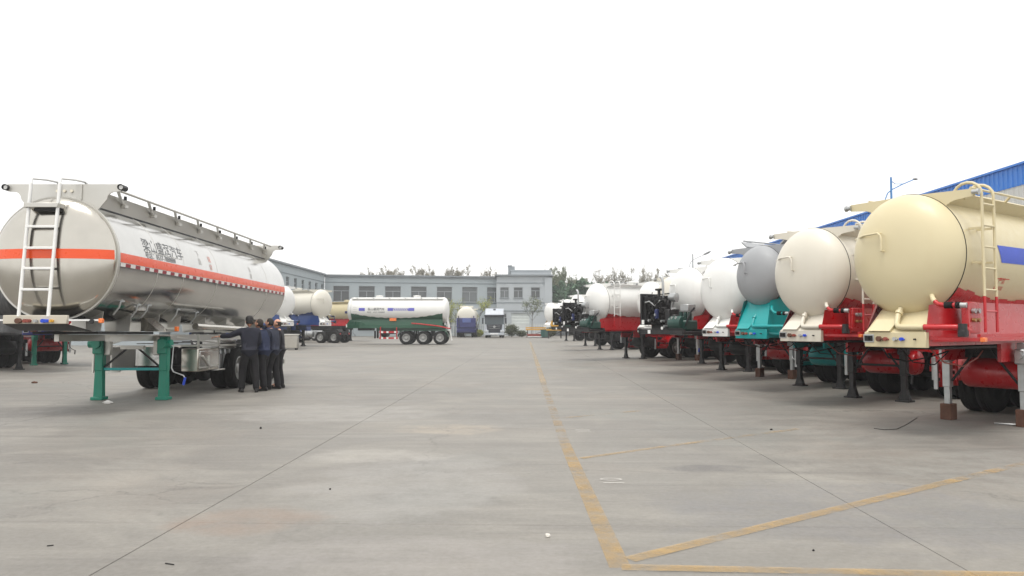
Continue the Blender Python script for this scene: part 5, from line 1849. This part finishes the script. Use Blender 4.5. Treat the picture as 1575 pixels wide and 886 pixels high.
person("man in bright blue jacket looking down, second from the tanker's jack", (-6.10, 18.76, 0), R(75), 1.73, JK2, TRO, HAIR2, lean=.09, head_tilt=-.35,
       larm=[Vector((-.2, .12, 1.13)), Vector((-.08, .3, 1.02))], rarm=[Vector((.22, .04, 1.12)), Vector((.16, .24, 1.0))], step=.05)
person("dark-haired man in slate jacket, third from the tanker's jack", (-5.98, 19.12, 0), R(80), 1.75, JK3, TRO, HAIR, lean=.06, head_tilt=-.2,
       rarm=[Vector((.22, .03, 1.13)), Vector((.12, .22, 1.02))], step=-.04)
person("balding man in black jacket standing last in the group, facing left", (-5.97, 19.6, 0), R(98), 1.73, JK4, TRO, HAIR2, bald=True, lean=.02, head_tilt=-.1, step=.04)

# ================================================================== WHITE TRUCK (head on) and dark tractor
def truck_cab(t, body, dark, z0=0.0, detail=True):
    """high-roof cab, nose at y = 0, facing -y"""
    W = 1.24
    c = MB()
    prof = [(0.10, 0.55), (0.02, 0.75), (0.0, 1.55), (0.12, 2.55), (0.30, 2.95), (2.25, 2.95), (2.25, 0.75)]
    c.prism(prof, 'x', -W, W)
    cab = c.build("cab", body, t, angle=20)
    MB().prism([(0.32, 2.95), (0.55, 3.35), (0.95, 3.66), (2.2, 3.72), (2.25, 2.95)], 'x', -W + 0.1, W - 0.1).build("roof_fairing", body, t, angle=20)
    MB().add([(-W + .04, 0.008, 1.70), (W - .04, 0.008, 1.70), (W - .05, 0.125, 2.66), (-W + .05, 0.125, 2.66)], [(0, 1, 2, 3)]).build("windscreen", glass_dark("truck_glass", (48, 58, 62), 0.05), cab)
    MB().box(-W - .02, W + .02, -0.12, 0.3, 2.66, 2.88, 0.02).build("sun_visor", dark, cab)
    MB().prism([(-1.0, 1.69), (1.0, 1.69), (.90, 1.0), (.74, .58), (-.74, .58), (-.90, 1.0)], 'y', -0.05, 0.03).build("grille", dark, cab, angle=20)
    g = MB()
    for z, w in ((1.5, .75), (1.22, .72)):
        g.bar((-w, -.065, z), (-.2, -.075, z - .06), .03).bar((w, -.065, z), (.2, -.075, z - .06), .03).bar((-.2, -.075, z - .06), (.2, -.075, z - .06), .03)
    g.build("grille_bar", M("steel"), cab)
    MB().lathe([(0.0005, -.02), (.13, -.02), (.15, 0)], 'y', (0, -.08, 1.38), 16).build("badge", M("steel"), cab)
    MB().box(-W, W, -0.10, 0.1, 0.32, 0.62, 0.05).box(-W, -.72, -0.08, 0.06, 0.62, 1.0, 0.04).box(.72, W, -0.08, 0.06, 0.62, 1.0, 0.04).build("bumper", body, t)
    for s in (-1, 1):
        MB().box(*sorted((s * .78, s * 1.16)), -.095, -.07, .72, .93, 0.01).build("headlight", plain("headlight_lens", (186, 190, 192), 0.15), t)
        MB().box(*sorted((s * (W + .12), s * (W + .3))), -0.02, 0.1, 1.75, 2.5, 0.03).bar((s * W, .1, 2.45), (s * (W + .2), .04, 2.45), .03).build("mirror", dark, t)
        wheel(t, s * 1.04, 1.35, s)
    MB().box(-.5, .5, -.115, -.10, .42, .56).build("number_plate", M("white_plain"), t)
    MB().prism([(0.68, 3.46), (0.7, 3.56), (0.9, 3.66)], 'x', -.14, .14).build("roof_vent", dark, cab)
    MB().box(-1.1, 1.1, 0.2, 2.2, 0.35, 0.7).build("step_well", dark, t)


def tractor_chassis(t, dark, y1=6.4, axles=(4.6, 5.95)):
    MB().box(-.44, -.36, 1.2, y1, .72, 1.0).box(.36, .44, 1.2, y1, .72, 1.0).box(-.36, .36, y1 - .12, y1, .74, .98).build("chassis_rail", dark, t)
    MB().prism([(4.4, 1.02), (4.5, 1.2), (5.9, 1.2), (6.1, 1.02)], 'x', -.45, .45).build("fifth_wheel", dark, t)
    for s in (-1, 1):
        for ya in axles:
            wheel(t, s * 1.02, ya, s)
            wheel(t, s * .70, ya, s, rim=False)
        MB().lathe([(0.0005, 0), (.26, .01), (.30, .05), (.30, 1.1), (.26, 1.15), (.0005, 1.16)], 'y', (s * .85, 2.6, .8), 18).build("fuel_tank", M("steel"), t)
        MB().box(*sorted((s * .6, s * .95)), 3.9, 4.05, .55, .95, .02).build("battery_box", M("steel"), t)
        MB().tube([(s * .8, y1 + .02, .82), (s * .8, y1 + .06, .82)], .07, 12).build("tail_lamp", plain("tail_lens", (190, 40, 40), 0.3), t)
        MB().box(*sorted((s * .6, s * 1.0)), y1, y1 + .02, .72, .92).build("lamp_plate", dark, t)
        MB().box(*sorted((s * .56, s * 1.2)), y1 - .15, y1 - .12, .25, .85).build("mud_flap", M("rubber"), t)


wt = empty("white_truck", "white high-roof tractor truck facing the camera in front of the end block", "truck", (px2x(760.5, 96), 95.5, 0), 0)
truck_cab(wt, paint("silver_white_cab", (182, 189, 198), 0.35, 0.3), plain("truck_dark_trim", (40, 44, 52), 0.5))
tractor_chassis(wt, M("dark"))
dk = empty("dark_tractor", "dark tractor unit coupled ahead of the green tanker, tail lamps showing", "truck", (-21.2, 70.2, 0), R(-106))
truck_cab(dk, M("blue"), plain("truck_dark_trim", (40, 44, 52), 0.5))
tractor_chassis(dk, M("dark"))
# steel prop legs under the parked green tanker's nose
MB().box(-.5, .5, 0.9, 2.0, 1.05, 1.29).build("kingpin_plate", M("dark"), gt)
MB().box(0.52, 0.62, 2.15, 2.28, 0.45, 1.02).box(-0.62, -0.52, 2.15, 2.28, 0.45, 1.02).build("landing_leg", M("black"), gt)

# ================================================================== THINGS AT THE FAR END
def frame_stack(loc, label, n, L, mat, rz=0):
    t = empty("steel_frame_stack", label, "steel frames", loc, rz)
    for k in range(n):
        z = 0.95 + k * 0.22
        mb = MB().box(-L / 2, L / 2, -.5, -.42, z, z + .16).box(-L / 2, L / 2, .42, .5, z, z + .16)
        for j in range(5):
            x = -L / 2 + .1 + (L - .2) * j / 4
            mb.box(x - .05, x + .05, -.42, .42, z + .02, z + .14)
        mb.build("frame", mat, t)
    MB().box(-L / 2 + .2, -L / 2 + .3, -.5, .5, 0, .95).box(L / 2 - .3, L / 2 - .2, -.5, .5, 0, .95).bar((-L / 2 + .25, -.4, .1), (L / 2 - .25, -.4, .85), .06).build("trestle", M("dark"), t)


frame_stack((px2x(824, 98), 98, 0), "yellow steel frames stacked on a trestle left of the far white tank", 2, 2.6, M("yellow"))
frame_stack((px2x(853, 92), 92, 0), "yellow steel frame under the far white tank", 1, 2.0, M("yellow"))
gc = empty("green_crate", "dark green steel crate on the ground below the far white tank", "crate", (px2x(837, 97), 97, 0))
gcm = paint("crate_green", (34, 84, 78), 0.6)
MB().box(-.45, .45, -.4, .4, .08, .95, .02).box(-.5, .5, -.45, .45, .95, 1.02).build("body", gcm, gc)
for k in range(4):
    MB().box(-.4 + k * .23, -.34 + k * .23, -.43, -.402, .1, .93).build("rib", gcm, gc)
MB().box(-.45, .45, -.35, -.25, 0, .078).box(-.45, .45, .25, .35, 0, .078).build("skid", M("dark"), gc)
rng = random.Random(12)
for k in range(9):
    o = MB().tube([(-.9, 0, 0), (.9, 0, 0)], .085, 10, cap=False).tube([(.9, 0, 0), (-.9, 0, 0)], .07, 10, cap=False)
    row = 0 if k < 4 else (1 if k < 7 else 2)
    i = k if k < 4 else (k - 4 if k < 7 else k - 7)
    o = o.build("rusty_pipe", M("rust") if k % 3 else M("steel"), None, loc=(px2x(822, 97) + rng.uniform(-.1, .1), 96.6 + i * .18 + row * .09, .087 + row * .155), rot=(0, 0, rng.uniform(-.03, .03)))
    tag(o, "%s steel pipe in the heap beside the green crate, %s layer, %s from the front" % ("rusty" if k % 3 else "grey", ("bottom", "middle", "top")[row], ordinal(i)), "pipe", "heap of rusty pipes")

# ------------------------------------------------------------------ pallet box behind the men
pb = empty("aluminium_bin", "small pale metal bin standing behind the group of men", "bin", (*gp(447, 538).xy, 0), R(8))
MB().box(-.5, .5, -.4, .4, .12, .95, .02).build("body", ALUP, pb)
MB().box(-.54, .54, -.44, .44, .95, 1.02, .01).build("lid", ALUD, pb)
MB().box(-.45, -.35, -.35, .35, 0, .119).box(.35, .45, -.35, .35, 0, .119).build("skid", M("dark"), pb)

# ------------------------------------------------------------------ litter
def crumple(px, py, s, label, mat, name, cat, seed, flat=0.5):
    rng = random.Random(seed)
    mb = MB().ellipsoid((0, 0, s * flat * .7), (s, s * .7, s * flat), 9, 6)
    mb.v = [tuple(c * rng.uniform(.65, 1.2) if i < 2 else max(0.0, c * rng.uniform(.7, 1.2)) for i, c in enumerate(v)) for v in mb.v]
    c = gp(px, py)
    o = mb.build(name, mat, None, loc=(c.x, c.y, 0.001), angle=10)
    return tag(o, label, cat)


crumple(170, 620, .11, "crumpled white paper by the left green jack", plain("paper", (232, 230, 226), 0.8), "crumpled_paper", "paper", 1, .35)
crumple(842, 821, .022, "small white stone beside the yellow line in the foreground", plain("white_stone", (220, 216, 208), 0.8), "white_stone", "stone", 2, .7)
crumple(1183, 660, .022, "dark crumb of rubber on the concrete right of centre", M("rubber"), "rubber_crumb", "debris", 3)
crumple(404, 658, .02, "dark pebble on the concrete below the men", M("dark"), "dark_pebble", "stone", 4, .8)
crumple(511, 750, .011, "tiny dark pebble at lower centre left", M("dark"), "dark_pebble", "stone", 5, .8)
crumple(1244, 842, .009, "tiny dark pebble near the front yellow line", M("dark"), "dark_pebble", "stone", 6, .8)
crumple(57, 589, .10, "dark scrap on the ground left of the green jacks", M("brown"), "dark_scrap", "debris", 7, .3)


def wire(pts, r_, label, mat, name="wire_offcut"):
    p = [(*gp(x, y).xy, r_ + .001) for x, y in pts]
    return tag(MB().tube(p, r_, 5).build(name, mat), label, "wire" if name == "wire_offcut" else "bar")


wire([(1340, 658), (1355, 660), (1375, 659), (1390, 652), (1406, 642)], .0045, "bent dark wire lying on the concrete before the beige trailer", M("dark"))
wire([(1524, 651), (1552, 653), (1580, 654)], .014, "pale steel bar lying on the ground by the nearest trailer's leg", M("steel"), "steel_bar")
wire([(263, 861), (276, 863)], .004, "short dark twig in the left foreground", M("dark"), "twig")
wire([(83, 835), (93, 834)], .004, "short dark twig near the lower left corner", M("dark"), "twig")

# ================================================================== HAZE
hz = MB().box(-180, 180, -12, 240, -1.5, 26).mesh("haze")
hm_ = bpy.data.materials.new("thin_haze")
hm_.use_nodes = True
hn = hm_.node_tree
hn.nodes.clear()
ho = hn.nodes.new("ShaderNodeOutputMaterial")
hv_ = hn.nodes.new("ShaderNodeVolumePrincipled")
hv_.inputs["Color"].default_value = (0.93, 0.94, 0.95, 1)
hv_.inputs["Density"].default_value = 0.0011
hv_.inputs["Anisotropy"].default_value = 0.2
hn.links.new(hv_.outputs[0], ho.inputs["Volume"])
HAZE = True
if HAZE:
    hzo = place("haze", hz, hm_)
    tag(hzo, kind="stuff")
